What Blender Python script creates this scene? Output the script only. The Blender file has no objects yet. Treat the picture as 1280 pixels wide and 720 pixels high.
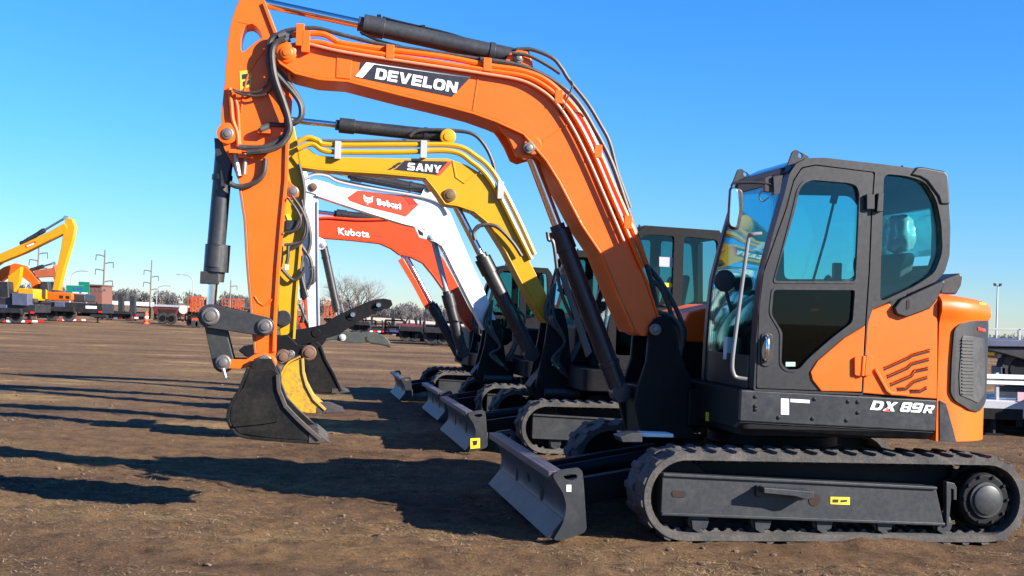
import bpy, bmesh, math, random
import numpy as np
from mathutils import Vector, Matrix, noise
R = math.radians
random.seed(11)
SC = bpy.context.scene
COL = SC.collection

# ------------------------------------------------------------------ camera
H, FP = 1.5, 1536.0
CAMM = Matrix.Translation((0, 0, H)) @ Matrix.Rotation(R(91.193), 4, 'X') @ Matrix.Rotation(R(2.12), 4, 'Z')
cd = bpy.data.cameras.new('camera'); cam = bpy.data.objects.new('camera', cd); COL.objects.link(cam)
cam.matrix_world = CAMM; cd.sensor_width = 36; cd.lens = 36 * FP / 1280; cd.clip_end = 9000; cd.clip_start = 0.05
SC.camera = cam
EYE = Vector((0, 0, H))
def ray(px, py):
    return CAMM.to_3x3() @ Vector(((px - 640) / FP, -(py - 360) / FP, -1))
def ground_at(px, py, z=0.0):
    d = ray(px, py); return EYE + d * ((z - H) / d.z)
def pts(s):
    return [tuple(float(v) for v in t.split(',')) for t in s.split()]

class Rig:
    """Local frame of a thing (x forward, y to its left, z up): turns sight lines into points of its own upright planes."""
    def __init__(s, M):
        s.M = M; s.I = M.inverted(); s.c = s.I @ EYE; s.I3 = s.I.to_3x3()
    def P(s, px, py, Y):
        d = s.I3 @ ray(px, py); return s.c + d * ((Y - s.c.y) / d.y)
    def xz(s, a, Y):
        if isinstance(a, str): a = pts(a)
        return [(p.x, p.z) for p in (s.P(x, y, Y) for x, y in a)]
    def V(s, a, Y):
        if isinstance(a, str): a = pts(a)
        return [s.P(x, y, Y) for x, y in a]

# ------------------------------------------------------------------ mesh helpers
def fillet(poly, r, n=4):
    out = []; m = len(poly)
    for i in range(m):
        p = Vector(poly[i]); a = Vector(poly[i - 1]) - p; b = Vector(poly[(i + 1) % m]) - p
        la, lb = a.length, b.length
        if la < 1e-6 or lb < 1e-6: continue
        k = min(r, la * .45, lb * .45); A = p + a / la * k; B = p + b / lb * k
        for j in range(n + 1):
            t = j / n; q = A * (1 - t) ** 2 + p * 2 * t * (1 - t) + B * t * t; out.append((q.x, q.y))
    return out
def spline(P, n=6):
    P = [Vector(p) for p in P]
    if len(P) < 3: return P
    out = []
    for i in range(len(P) - 1):
        a = P[max(i - 1, 0)]; b = P[i]; c = P[i + 1]; d = P[min(i + 2, len(P) - 1)]
        for j in range(n):
            t = j / n
            out.append(.5 * ((2 * b) + (c - a) * t + (2 * a - 5 * b + 4 * c - d) * t * t + (3 * b - a - 3 * c + d) * t ** 3))
    out.append(P[-1]); return out
def off_line(line, th):
    """the open polyline LINE offset by TH to its left"""
    out = []
    for i, p in enumerate(line):
        a = Vector(line[max(i - 1, 0)]); b = Vector(line[min(i + 1, len(line) - 1)])
        t = (b - a).normalized(); out.append((p[0] - t.y * th, p[1] + t.x * th))
    return out
class MB:
    def __init__(s): s.bm = bmesh.new()
    def prism(s, poly, y0, y1, taper=None):
        b = s.bm
        A = [b.verts.new((x, y0, z)) for x, z in poly]; B = [b.verts.new((x, y1, z)) for x, z in (taper or poly)]
        n = len(poly); b.faces.new(A); b.faces.new(B[::-1])
        for i in range(n): b.faces.new((A[i], B[i], B[(i + 1) % n], A[(i + 1) % n]))
        return s
    def slab(s, poly, z0, z1):
        b = s.bm
        A = [b.verts.new((x, y, z0)) for x, y in poly]; B = [b.verts.new((x, y, z1)) for x, y in poly]
        n = len(poly); b.faces.new(A); b.faces.new(B[::-1])
        for i in range(n): b.faces.new((A[i], B[i], B[(i + 1) % n], A[(i + 1) % n]))
        return s
    def strip(s, line, th, y0, y1):
        s.prism(list(line) + off_line(line, th)[::-1], y0, y1); return s
    def holed(s, outlines, y0, y1):
        cu = bpy.data.curves.new('c', 'CURVE'); cu.dimensions = '2D'; cu.fill_mode = 'BOTH'
        for o in outlines:
            sp = cu.splines.new('POLY'); sp.points.add(len(o) - 1); sp.use_cyclic_u = True
            for k, (x, z) in enumerate(o): sp.points[k].co = (x, z, 0, 1)
        cu.extrude = abs(y1 - y0) / 2
        ob = bpy.data.objects.new('c', cu); me = bpy.data.meshes.new_from_object(ob)
        me.transform(Matrix(((1, 0, 0, 0), (0, 0, 1, (y0 + y1) / 2), (0, 1, 0, 0), (0, 0, 0, 1))))
        s.bm.from_mesh(me); bpy.data.objects.remove(ob); bpy.data.curves.remove(cu); bpy.data.meshes.remove(me)
        bmesh.ops.remove_doubles(s.bm, verts=s.bm.verts, dist=1e-5)
        return s
    def box(s, x0, x1, y0, y1, z0, z1):
        return s.prism([(x0, z0), (x1, z0), (x1, z1), (x0, z1)], y0, y1)
    def beam(s, a, b, w, h=None, up=(0, 0, 1)):
        h = h or w; a = Vector(a); b = Vector(b); d = (b - a).normalized(); u = Vector(up)
        if abs(d.dot(u)) > .98: u = Vector((1, 0, 0))
        r = d.cross(u).normalized(); u = r.cross(d); B = s.bm; V = []
        for p in (a, b):
            for i, j in ((-1, -1), (1, -1), (1, 1), (-1, 1)): V.append(B.verts.new(p + r * i * w / 2 + u * j * h / 2))
        for f in ((0, 1, 2, 3), (7, 6, 5, 4), (0, 4, 5, 1), (1, 5, 6, 2), (2, 6, 7, 3), (3, 7, 4, 0)): B.faces.new([V[i] for i in f])
        return s
    def cyl(s, a, b, r, r2=None, n=24):
        return s.tube([a, b], r, n, r2=r2)
    def tube(s, path, r, n=8, r2=None, closed=False):
        P = [Vector(p) for p in path]; B = s.bm; rings = []; ref = None; m = len(P)
        for i, p in enumerate(P):
            d = (P[min(i + 1, m - 1)] - P[max(i - 1, 0)])
            if d.length < 1e-7: d = Vector((0, 0, 1))
            d.normalize()
            if ref is None: ref = Vector((0, 0, 1)) if abs(d.z) < .9 else Vector((1, 0, 0))
            u = (ref - d * ref.dot(d)).normalized(); ref = u; v = d.cross(u)
            k = i / max(m - 1, 1)
            rr = r[i] if isinstance(r, (list, tuple)) else (r if r2 is None else r + (r2 - r) * k)
            rings.append([B.verts.new(p + (u * math.cos(2 * math.pi * j / n) + v * math.sin(2 * math.pi * j / n)) * rr) for j in range(n)])
        for A, C in zip(rings, rings[1:]):
            for j in range(n): B.faces.new((A[j], A[(j + 1) % n], C[(j + 1) % n], C[j]))
        B.faces.new(rings[0][::-1]); B.faces.new(rings[-1]); return s
    def lathe(s, c, prof, axis='Y', n=28):
        """closed solid of revolution about AXIS through C; PROF = [(along, radius)]"""
        B = s.bm; c = Vector(c); rings = []
        for a, r in prof:
            ring = []
            for j in range(n):
                t = 2 * math.pi * j / n; u, v = math.cos(t) * r, math.sin(t) * r
                o = {'Y': (u, a, v), 'X': (a, u, v), 'Z': (u, v, a)}[axis]; ring.append(B.verts.new(c + Vector(o)))
            rings.append(ring)
        for A, C in zip(rings, rings[1:]):
            for j in range(n): B.faces.new((A[j], A[(j + 1) % n], C[(j + 1) % n], C[j]))
        B.faces.new(rings[0][::-1]); B.faces.new(rings[-1]); return s
    def ball(s, c, r, sub=2, sc=(1, 1, 1)):
        M = Matrix.Translation(c) @ Matrix.Diagonal((*sc, 1)); bmesh.ops.create_icosphere(s.bm, subdivisions=sub, radius=r, matrix=M); return s
    def build(s, name, mat, parent=None, bevel=0.0, seg=2, ang=35, doubles=False):
        if doubles: bmesh.ops.remove_doubles(s.bm, verts=s.bm.verts, dist=1e-5)
        bmesh.ops.recalc_face_normals(s.bm, faces=s.bm.faces)
        me = bpy.data.meshes.new(name); s.bm.to_mesh(me); s.bm.free()
        me.polygons.foreach_set('use_smooth', [True] * len(me.polygons)); me.set_sharp_from_angle(angle=R(ang))
        me.materials.append(mat); o = bpy.data.objects.new(name, me); COL.objects.link(o)
        if parent: o.parent = parent
        if bevel:
            b = o.modifiers.new('bevel', 'BEVEL'); b.width = bevel; b.segments = seg; b.limit_method = 'ANGLE'; b.angle_limit = R(ang); b.harden_normals = True
        return o
def thing(name, label, cat, M=None, group=None):
    o = bpy.data.objects.new(name, None); COL.objects.link(o); o.empty_display_size = .2
    if M is not None: o.matrix_world = M
    return tag(o, label, cat, group)
def tag(o, label=None, cat=None, group=None, kind=None):
    for k, v in (('label', label), ('category', cat), ('group', group), ('kind', kind)):
        if v: o[k] = v
    return o
def at_ground(px, py, rz=0.0, z=0.0):
    return Matrix.Translation(ground_at(px, py, z)) @ Matrix.Rotation(R(rz), 4, 'Z')
def at_depth(px, D, rz=0.0):
    d = ray(px, 392); d = d / d.y; return Matrix.Translation((d.x * D, D, 0)) @ Matrix.Rotation(R(rz), 4, 'Z')

# ------------------------------------------------------------------ materials
def newmat(name):
    m = bpy.data.materials.new(name); m.use_nodes = True; nt = m.node_tree; nt.nodes.clear()
    out = nt.nodes.new('ShaderNodeOutputMaterial'); return m, nt, out
def nd(nt, kind, **kw):
    n = nt.nodes.new('ShaderNode' + kind)
    for k, v in kw.items():
        if k in n.inputs.keys(): n.inputs[k].default_value = v
        else: setattr(n, k, v)
    return n
def ramp(nt, stops):
    n = nt.nodes.new('ShaderNodeValToRGB'); e = n.color_ramp.elements
    while len(e) < len(stops): e.new(.5)
    for k, (p, c) in enumerate(stops): e[k].position = p; e[k].color = (*c, 1) if len(c) == 3 else c
    return n
def paint(name, col, rough=.35, dust=.12, dustcol=(.23, .17, .12), metal=0.0, var=.08, scale=3.0, bump=.0, coat=0.0, low=0.0, spec=.5):
    """painted / bare surface with tone variation, dust that lies in blotches and scuffed gloss"""
    m, nt, out = newmat(name); L = nt.links.new
    tc = nd(nt, 'TexCoord'); n1 = nd(nt, 'TexNoise', Scale=scale, Detail=6.0, Roughness=.62); L(tc.outputs['Object'], n1.inputs['Vector'])
    n2 = nd(nt, 'TexNoise', Scale=scale * 9, Detail=5.0, Roughness=.7); L(tc.outputs['Object'], n2.inputs['Vector'])
    dk = tuple(c * (1 - var * 1.6) for c in col); lt = tuple(min(1, c * (1 + var)) for c in col)
    r1 = ramp(nt, [(.3, dk), (.7, lt)]); L(n1.outputs['Fac'], r1.inputs['Fac'])
    mul = nd(nt, 'Math', operation='MULTIPLY'); L(n1.outputs['Fac'], mul.inputs[0]); L(n2.outputs['Fac'], mul.inputs[1])
    r2 = ramp(nt, [(.2, (0, 0, 0)), (.42, (1, 1, 1))]); L(mul.outputs[0], r2.inputs['Fac'])
    f = nd(nt, 'Math', operation='MULTIPLY'); L(r2.outputs['Color'], f.inputs[0]); f.inputs[1].default_value = dust
    mx = nd(nt, 'Mix', data_type='RGBA'); L(f.outputs[0], mx.inputs['Factor']); L(r1.outputs['Color'], mx.inputs['A']); mx.inputs['B'].default_value = (*dustcol, 1)
    b = nd(nt, 'BsdfPrincipled', Metallic=metal); L(mx.outputs['Result'], b.inputs['Base Color']); b.inputs['Specular IOR Level'].default_value = spec
    rr = nd(nt, 'MapRange'); L(n2.outputs['Fac'], rr.inputs['Value']); rr.inputs['To Min'].default_value = max(0.03, rough - .08); rr.inputs['To Max'].default_value = min(1, rough + .12)
    L(rr.outputs[0], b.inputs['Roughness'])
    if coat: b.inputs['Coat Weight'].default_value = coat; b.inputs['Coat Roughness'].default_value = .12
    if bump:
        bp = nd(nt, 'Bump', Strength=bump, Distance=.01); L(n2.outputs['Fac'], bp.inputs['Height']); L(bp.outputs[0], b.inputs['Normal'])
    L(b.outputs[0], out.inputs['Surface']); return m
def glass(name, tint, refl=1.0, rough=.01):
    m, nt, out = newmat(name); L = nt.links.new
    t = nd(nt, 'BsdfTransparent', Color=(*tint, 1)); g = nd(nt, 'BsdfGlossy', Color=(.9, 1, 1, 1), Roughness=rough)
    fr = nd(nt, 'Fresnel', IOR=1.5); k = nd(nt, 'Math', operation='MULTIPLY'); L(fr.outputs[0], k.inputs[0]); k.inputs[1].default_value = refl
    mx = nd(nt, 'MixShader'); L(k.outputs[0], mx.inputs[0]); L(t.outputs[0], mx.inputs[1]); L(g.outputs[0], mx.inputs[2]); L(mx.outputs[0], out.inputs['Surface']); return m

ORANGE = paint('orange_paint', (.82, .118, .004), .4, .05, spec=.35, coat=.08, var=.04)
YELLOW = paint('yellow_paint', (.56, .285, .004), .4, .06, spec=.35, coat=.08, var=.05)
WHITE = paint('white_paint', (.78, .78, .77), .35, .08, coat=.3, var=.03)
RED = paint('red_orange_paint', (.80, .06, .012), .4, .05, spec=.35, coat=.08, var=.04)
GREY = paint('dark_grey_paint', (.018, .0168, .0185), .42, .03, var=.08, dustcol=(.2, .18, .16))
PANEL = paint('charcoal_panel_paint', (.016, .018, .022), .4, .10, var=.15, dustcol=(.19, .18, .17), scale=2.2)
DARK = paint('black_steel', (.006, .0062, .008), .55, .05, var=.15, spec=.18, dustcol=(.1, .085, .07))
FRAME = paint('track_frame_grey', (.023, .026, .030), .42, .12, var=.12, dustcol=(.17, .14, .11))
RUBBER = paint('dusty_rubber', (.055, .052, .05), .9, .42, dustcol=(.21, .175, .14), var=.2, scale=5, bump=.5)
TYRE = paint('tyre_rubber', (.025, .025, .027), .8, .3, var=.2)
CYLGREY = paint('cylinder_grey', (.027, .030, .036), .38, .1, var=.06)
CHROME = paint('chrome_rod', (.72, .7, .7), .12, .03, metal=1.0, var=.02)
STEEL = paint('worn_steel', (.2, .185, .175), .45, .35, metal=.6, var=.2, dustcol=(.24, .14, .08))
BLADE = paint('blade_paint', (.05, .05, .06), .42, .35, dustcol=(.24, .16, .13), var=.18, scale=2.5)
BUCKET = paint('bucket_black', (.007, .0068, .0065), .5, .3, dustcol=(.055, .042, .03), var=.3, scale=4, spec=.25)
BUCKETY = paint('worn_yellow_bucket', (.62, .33, .01), .5, .95, dustcol=(.07, .06, .055), var=.15, scale=2.2)
RUSTLIP = paint('rusty_lip', (.13, .065, .04), .7, .3, var=.3)
DIRTY = paint('dirty_steel', (.06, .054, .05), .5, .45, metal=.3, var=.25, dustcol=(.14, .1, .07))
LINK = paint('link_grey', (.025, .027, .028), .42, .1, var=.1)
THUMBG = paint('thumb_grey_green', (.04, .05, .045), .5, .2, var=.1)
HOSE = paint('hose_rubber', (.03, .028, .028), .5, .35, dustcol=(.16, .13, .11), scale=8)
BLACK = paint('black_plastic', (.016, .016, .019), .42, .12, var=.1)
INTERIOR = paint('cab_lining', (.05, .052, .058), .7, .05)
SEATM = paint('seat_fabric', (.02, .03, .035), .8, .1)
FOIL = paint('plastic_wrap', (.5, .52, .54), .25, .05, var=.2, scale=3, coat=.4)
STICKW = paint('white_sticker', (.8, .8, .8), .5, .02, var=.02)
STICKY = paint('yellow_sticker', (.85, .62, .02), .5, .03, var=.03)
DECALB = paint('black_decal', (.02, .02, .028), .4, .04)
DECALW = paint('white_decal', (.82, .82, .82), .45, .02, var=.01)
DECALR = paint('red_decal', (.72, .07, .03), .4, .04)
REDLENS = paint('red_lens', (.75, .02, .015), .15, .02, coat=.6)
SLIT = paint('louvre_dark', (.02, .008, .004), .8, 0.0)
GRILLE = paint('grille_plastic', (.03, .03, .031), .5, .15, var=.1, dustcol=(.2, .18, .16))
GLASS = glass('cab_glass', (.58, .87, .87), .8)
CABDARK = paint('black_cab_paint', (.008, .0078, .009), .5, .03, spec=.2)
GLASSFAR = glass('dark_cab_glass', (.44, .68, .69), .7)
MIRROR = paint('mirror_glass', (.8, .8, .8), .03, .0, metal=1.0, var=.0)
RIM = paint('dull_rim', (.16, .16, .165), .5, .3)
SILVER = paint('silver_paint', (.42, .43, .46), .4, .25, var=.1)
BLUEGREY = paint('blue_grey_paint', (.07, .085, .14), .4, .2, var=.1)
GREEN = paint('sign_green', (.0, .19, .12), .5, .05)
SIGNBLUE = paint('sign_blue', (.03, .09, .42), .5, .05)
BROWN = paint('brown_board', (.17, .07, .05), .7, .1)
POLE = paint('weathered_pole', (.17, .15, .145), .8, .1)
GALV = paint('galvanised_pole', (.45, .45, .45), .5, .1, metal=.3)
WOOD = paint('deck_wood', (.2, .13, .08), .8, .3, var=.2)
CONE = paint('cone_orange', (.85, .12, .03), .6, .05)
BARK = paint('bare_bark', (.19, .155, .145), .9, .0, var=.15)

# ------------------------------------------------------------------ lettering
def rr_(x0, z0, x1, z1, c): return [(x0 + c, z0), (x1 - c, z0), (x1, z0 + c), (x1, z1 - c), (x1 - c, z1), (x0 + c, z1), (x0, z1 - c), (x0, z0 + c)]
GLYPH = {
 'D': (1.0, ['0,0 .72,0 .9,.08 1,.25 1,.75 .9,.92 .72,1 0,1', '.3,.23 .6,.23 .7,.33 .7,.67 .6,.77 .3,.77']),
 'E': (.92, ['0,0 .92,0 .92,.23 .3,.23 .3,.39 .87,.39 .87,.61 .3,.61 .3,.77 .92,.77 .92,1 0,1']),
 'V': (1.08, ['.36,0 .72,0 1.08,1 .76,1 .54,.32 .32,1 0,1']),
 'L': (.86, ['0,0 .86,0 .86,.25 .31,.25 .31,1 0,1']),
 'O': (1.08, ['.25,0 .83,0 1,.1 1.08,.28 1.08,.72 1,.9 .83,1 .25,1 .08,.9 0,.72 0,.28 .08,.1', '.4,.24 .68,.24 .77,.36 .77,.64 .68,.76 .4,.76 .31,.64 .31,.36']),
 'N': (1.04, ['0,0 .29,0 .29,.58 .72,0 1.04,0 1.04,1 .75,1 .75,.42 .32,1 0,1']),
 'S': (1.0, ['0,0 .85,0 1,.12 1,.5 .88,.61 .3,.61 .3,.78 .97,.78 .97,1 .14,1 0,.88 0,.51 .12,.39 .7,.39 .7,.22 0,.22']),
 'A': (1.12, ['0,0 .31,0 .37,.17 .75,.17 .81,0 1.12,0 .75,1 .37,1', '.45,.38 .67,.38 .56,.72']),
 'Y': (1.06, ['.37,0 .69,0 .69,.37 1.06,1 .72,1 .53,.63 .34,1 0,1 .37,.37']),
 'X': (1.06, ['0,0 .35,0 .53,.3 .71,0 1.06,0 .71,.5 1.05,1 .7,1 .53,.71 .36,1 .01,1 .35,.5']),
 '8': (.96, ['.12,0 .84,0 .96,.12 .96,.42 .9,.5 .96,.58 .96,.88 .84,1 .12,1 0,.88 0,.58 .06,.5 0,.42 0,.12', '.3,.22 .66,.22 .66,.4 .3,.4', '.3,.6 .66,.6 .66,.78 .3,.78']),
 '9': (.96, ['0,0 .84,0 .96,.12 .96,.88 .84,1 .12,1 0,.88 0,.47 .12,.36 .66,.36 .66,.22 0,.22', '.3,.57 .66,.57 .66,.78 .3,.78']),
 'R': (1.0, ['0,0 .3,0 .3,.32 .44,.32 .66,0 1,0 .76,.36 .9,.42 .97,.52 .97,.86 .85,1 0,1', '.3,.53 .67,.53 .67,.78 .3,.78'])}
def block_lettering(name, txt, rig, a, b, c, Y, mat, parent, gap=.13, slant=0.0):
    """wide heavy capitals cut as outlines, raised 3 mm from plane Y"""
    wt = sum(GLYPH[ch][0] for ch in txt) + gap * (len(txt) - 1); m = MB(); x = 0
    for ch in txt:
        w, outl = GLYPH[ch]; m.holed([[((px_ + x) / wt, pz_) for px_, pz_ in pts(o)] for o in outl], 0, 1); x += w + gap
    A, B, C = (rig.P(*p, Y) for p in (a, b, c))
    for v in m.bm.verts:
        q = A + (B - A) * (v.co.x + slant * v.co.z / wt) + (C - A) * v.co.z; q.y = Y + .003 * v.co.y; v.co = q
    return m.build(name, mat, parent)
def lettering(name, txt, rig, a, b, c, Y, mat, parent, bold=.02, shear=0.0, spacing=1.0):
    """txt as a thin raised decal: a = baseline start, b = baseline end, c = top of the first letter (sight lines onto plane Y)"""
    cu = bpy.data.curves.new('t', 'FONT'); cu.body = txt; cu.offset = bold; cu.resolution_u = 4; cu.fill_mode = 'FRONT'; cu.shear = shear; cu.space_character = spacing
    ob = bpy.data.objects.new('t', cu); me = bpy.data.meshes.new_from_object(ob); bpy.data.objects.remove(ob); bpy.data.curves.remove(cu)
    co = np.array([v.co[:] for v in me.vertices]); lo = co.min(0); sz = co.max(0) - lo
    A, B, C = (rig.P(*p, Y) for p in (a, b, c))
    for v, q in zip(me.vertices, (co - lo)):
        v.co = A + (B - A) * (q[0] / sz[0]) + (C - A) * (q[1] / sz[1])
    me.name = name; me.materials.append(mat); o = bpy.data.objects.new(name, me); COL.objects.link(o); o.parent = parent
    so = o.modifiers.new('thick', 'SOLIDIFY'); so.thickness = .003; so.offset = 0
    return o
def decal(name, rig, poly, Y, mat, parent, th=.003):
    return MB().prism(rig.xz(poly, Y), Y, Y + th).build(name, mat, parent)

# ------------------------------------------------------------------ undercarriage parts shared by the four machines
def stadium(xf, xr, zc, r, n=20):
    P = []
    for k in range(n + 1):
        t = -math.pi / 2 + math.pi * k / n; P.append((xf + math.cos(t) * r, zc + math.sin(t) * r))
    for k in range(n + 1):
        t = math.pi / 2 + math.pi * k / n; P.append((xr + math.cos(t) * r, zc + math.sin(t) * r))
    return P
def resample(loop, step):
    L = [Vector(p) for p in loop]; L.append(L[0]); acc = [0]
    for a, b in zip(L, L[1:]): acc.append(acc[-1] + (b - a).length)
    n = int(round(acc[-1] / step)); out = []; j = 0
    for k in range(n):
        s = acc[-1] * k / n
        while acc[j + 1] < s: j += 1
        t = (s - acc[j]) / max(acc[j + 1] - acc[j], 1e-9); out.append(L[j].lerp(L[j + 1], t))
    return out
def lug_loop(loop, pitch, hgt, phase=0.0):
    n = max(1, round(sum((Vector(a) - Vector(b)).length for a, b in zip(loop, loop[1:] + loop[:1])) / pitch))
    per = 12; L = sum((Vector(a) - Vector(b)).length for a, b in zip(loop, loop[1:] + loop[:1]))
    S = resample(loop, L / (n * per)); m = len(S); out = []
    for i, p in enumerate(S):
        t = (S[(i + 1) % m] - S[i - 1]).normalized(); nrm = Vector((t.y, -t.x))
        k = ((i + phase * per) % per) / per
        h = hgt if .16 < k < .5 else (hgt * .35 if k < .6 else 0)
        q = p + nrm * h; out.append((q.x, q.y))
    return out
def track(root, y0, y1, xf, xr, s, outer, frame_poly, colour=None):
    """rubber track with its frame, wheels and rollers; OUTER = +1 when the outer side is +y"""
    zc, r = .31 * s, .293 * s; ym = (y0 + y1) / 2
    inner = [tuple(p) for p in resample(stadium(xf, xr, zc, r - .045 * s), .05 * s)]
    b = MB(); base = stadium(xf, xr, zc, r); e = .012
    low_ = stadium(xf, xr, zc, r - .006 * s); mid_ = [tuple(p) for p in resample(stadium(xf, xr, zc, r - .03 * s), .05 * s)]
    b.holed([base, inner], y0, y1)
    b.holed([lug_loop(low_, .145 * s, .026 * s, 0), mid_], y0 + .008, ym - e)
    b.holed([lug_loop(low_, .145 * s, .026 * s, .5), mid_], ym + e, y1 - .008)
    gl = lug_loop([(x, z) for x, z in inner][::-1], .09 * s, .022 * s); 
    b.holed([[tuple(p) for p in resample(stadium(xf, xr, zc, r - .03 * s), .05)], gl], ym - .11 * s, ym + .11 * s)
    belt = b.build('track', RUBBER, root, ang=40)
    yo = y1 if outer > 0 else y0; d = -outer
    # frame with its outer step and lip
    f = MB(); yb0, yb1 = sorted((yo + d * .03 * s, yo + d * .24 * s)); f.prism(frame_poly, yb0, yb1)
    xs = [p[0] for p in frame_poly]; zs = [p[1] for p in frame_poly]
    top = max(zs); bot = min(zs); x0, x1 = min(xs), max(xs)
    tl = [p for p in frame_poly if p[1] > (top + bot) / 2]; bl = [p for p in frame_poly if p[1] <= (top + bot) / 2]
    tl.sort(); bl.sort()
    for ln in (tl, bl):
        for (ax, az), (cx, cz) in zip(ln, ln[1:]):
            f.beam((ax, yo + d * .045 * s, az), (cx, yo + d * .045 * s, cz), .07 * s, .022 * s)
    fr = f.build('track_frame', FRAME, belt, bevel=.006)
    MB().prism(fillet([(xr + .2 * s, .14 * s), (xf - .16 * s, .14 * s), (xf - .16 * s, .53 * s), (xr + .1 * s, .53 * s)], .05), *sorted((yo + d * .27 * s, yo + d * .33 * s))).build('track_shade_panel', DARK, belt, bevel=.01)  # black panel added to stand in for the shade between belt and frame
    # drive sprocket with motor hub
    c = (xr, ym, zc); sp = MB(); rr = r - .05 * s
    poly = []
    for k in range(15 * 4):
        t = 2 * math.pi * k / 60; q = rr * (1.0 if k % 4 in (0, 1) else .88); poly.append((xr + math.cos(t) * q, zc + math.sin(t) * q))
    sp.prism(poly, ym - .025, ym + .025)
    sp.lathe(c, [(0, .2 * s), (outer * .17 * s, .19 * s), (outer * .19 * s, .17 * s)], n=32)
    for k in range(10):
        t = 2 * math.pi * k / 10; p = Vector((xr + math.cos(t) * .165 * s, ym, zc + math.sin(t) * .165 * s)); sp.cyl(p + Vector((0, outer * .18 * s, 0)), p + Vector((0, outer * .205 * s, 0)), .013 * s, n=6)
    sp.build('drive_sprocket', DARK, belt, bevel=.004)
    MB().lathe(c, [(outer * .185 * s, .128 * s), (outer * .208 * s, .125 * s), (outer * .209 * s, .106 * s), (outer * .222 * s, .102 * s), (outer * .226 * s, .095 * s)], n=32).build('hub_cover', FRAME, belt)
    iw = MB(); iw.lathe((xf, ym, zc), [(-.05 * s, r - .06 * s), (-.04 * s, r - .05 * s), (.04 * s, r - .05 * s), (.05 * s, r - .06 * s), (.05 * s, .1 * s), (outer * .1 * s, .09 * s)][:5], n=32)
    iw.cyl((xf, ym - .12 * s, zc), (xf, ym + .12 * s, zc), .05 * s); iw.build('idler_wheel', DARK, belt, bevel=.004)
    n = 5
    for k in range(n):
        x = xf - .12 * s + (xr + .3 * s - xf + .12 * s) * k / (n - 1); ro = MB(); z = zc - r + .045 * s + .075 * s
        ro.lathe((x, ym, z), [(-.15 * s, .06 * s), (-.14 * s, .075 * s), (-.06 * s, .075 * s), (-.05 * s, .05 * s), (.05 * s, .05 * s), (.06 * s, .075 * s), (.14 * s, .075 * s), (.15 * s, .06 * s)], n=20)
        ro.prism([(x - .065 * s, bot + .01), (x - .05 * s, bot - .045 * s), (x - .01 * s, bot - .05 * s), (x - .035 * s, bot - .08 * s), (x - .02 * s, bot - .095 * s), (x + .05 * s, bot - .05 * s), (x + .06 * s, bot + .01)], *sorted((yo + d * .05 * s, yo + d * .1 * s)))
        ro.build('track_roller', FRAME, belt, bevel=.003)
    return belt, fr
def undercarriage(root, s, W, xf, xr, frame_poly, tw=.45):
    out = [track(root, W - tw * s, W, xf, xr, s, 1, frame_poly), track(root, -W, -W + tw * s, xf, xr, s, -1, frame_poly)]
    c = MB(); zt = .52 * s
    c.prism([(.55 * s, .28 * s), (.62 * s, .45 * s), (.45 * s, zt), (-.5 * s, zt), (-.65 * s, .45 * s), (-.6 * s, .28 * s)], -.5 * s, .5 * s)
    for sg in (-1, 1):
        for xx in (-.5, .45):
            c.beam((xx * s * .8, sg * .35 * s, .42 * s), (xx * s * 1.15, sg * (W - .3 * s), .36 * s), .2 * s, .16 * s)
    c.build('chassis', DARK, root, bevel=.012)
    MB().lathe((-.05 * s, 0, 0), [(zt - .01, .52 * s), (zt + .05 * s, .53 * s), (zt + .055 * s, .5 * s), (zt + .13 * s, .5 * s), (zt + .16 * s, .46 * s), (.78 * s, .46 * s)], axis='Z', n=40).build('swing_bearing', DARK, root)
    return out
def dozer_blade(root, s, front, W, plate, arm_x, arm_z, mat=None):
    """FRONT = the front curve of the blade from its top to its cutting edge, in local x, z"""
    mat = mat or BLADE
    b = MB(); fr = [tuple(p) for p in spline([Vector((x, 0, z)) for x, z in front], 5)]; fr = [(p[0], p[2]) for p in fr]
    b.strip(fr, -.03 * s if fr[0][1] > fr[-1][1] else .03 * s, -W, W)
    tx, tz = fr[0]
    b.box(tx - .09 * s, tx + .015 * s, -W, W, tz - .04 * s, tz + .012)
    b.beam((tx - .22 * s, -W * .9, tz - .3 * s), (tx - .22 * s, W * .9, tz - .3 * s), .10 * s, .14 * s)
    bl = b.build('dozer_blade', mat, root, bevel=.005)
    e = MB(); bx, bz = front[-1]; mx, mz = fr[-max(2, len(fr) // 6)]
    d = Vector((mx - bx, mz - bz)).normalized(); L = .16 * s
    e.beam((bx + .012, -W - .004, bz), (bx + .012, W + .004, bz), .001); e.bm.clear()
    q = [(bx + .02 * s, bz - .005), (bx + d.x * L + .022 * s, bz + d.y * L), (bx + d.x * L - .002, bz + d.y * L), (bx - .004, bz - .005)]
    e.prism(q, -W - .004, W + .004); e.build('cutting_edge', DIRTY, bl, bevel=.003)
    for sg in (1, -1):
        y = sg * W
        MB().holed([fillet(plate[0], .03 * s)] + plate[1:], *sorted((y, y + sg * .03 * s))).build('blade_end_plate', FRAME, bl, bevel=.004)
        a = MB(); a.prism([(tx - .1 * s, tz - .18 * s), (tx - .1 * s, tz - .4 * s), (arm_x, arm_z - .07 * s), (arm_x - .1 * s, arm_z), (arm_x, arm_z + .07 * s)], sg * .5 * s - .05, sg * .5 * s + .05)
        a.build('blade_arm', DARK, root, bevel=.01)
    h = MB(); h.cyl((tx - .1 * s, 0, tz - .2 * s), (arm_x + .05, 0, arm_z + .05), .05 * s); h.build('blade_cylinder', DARK, root)
    return bl
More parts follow.
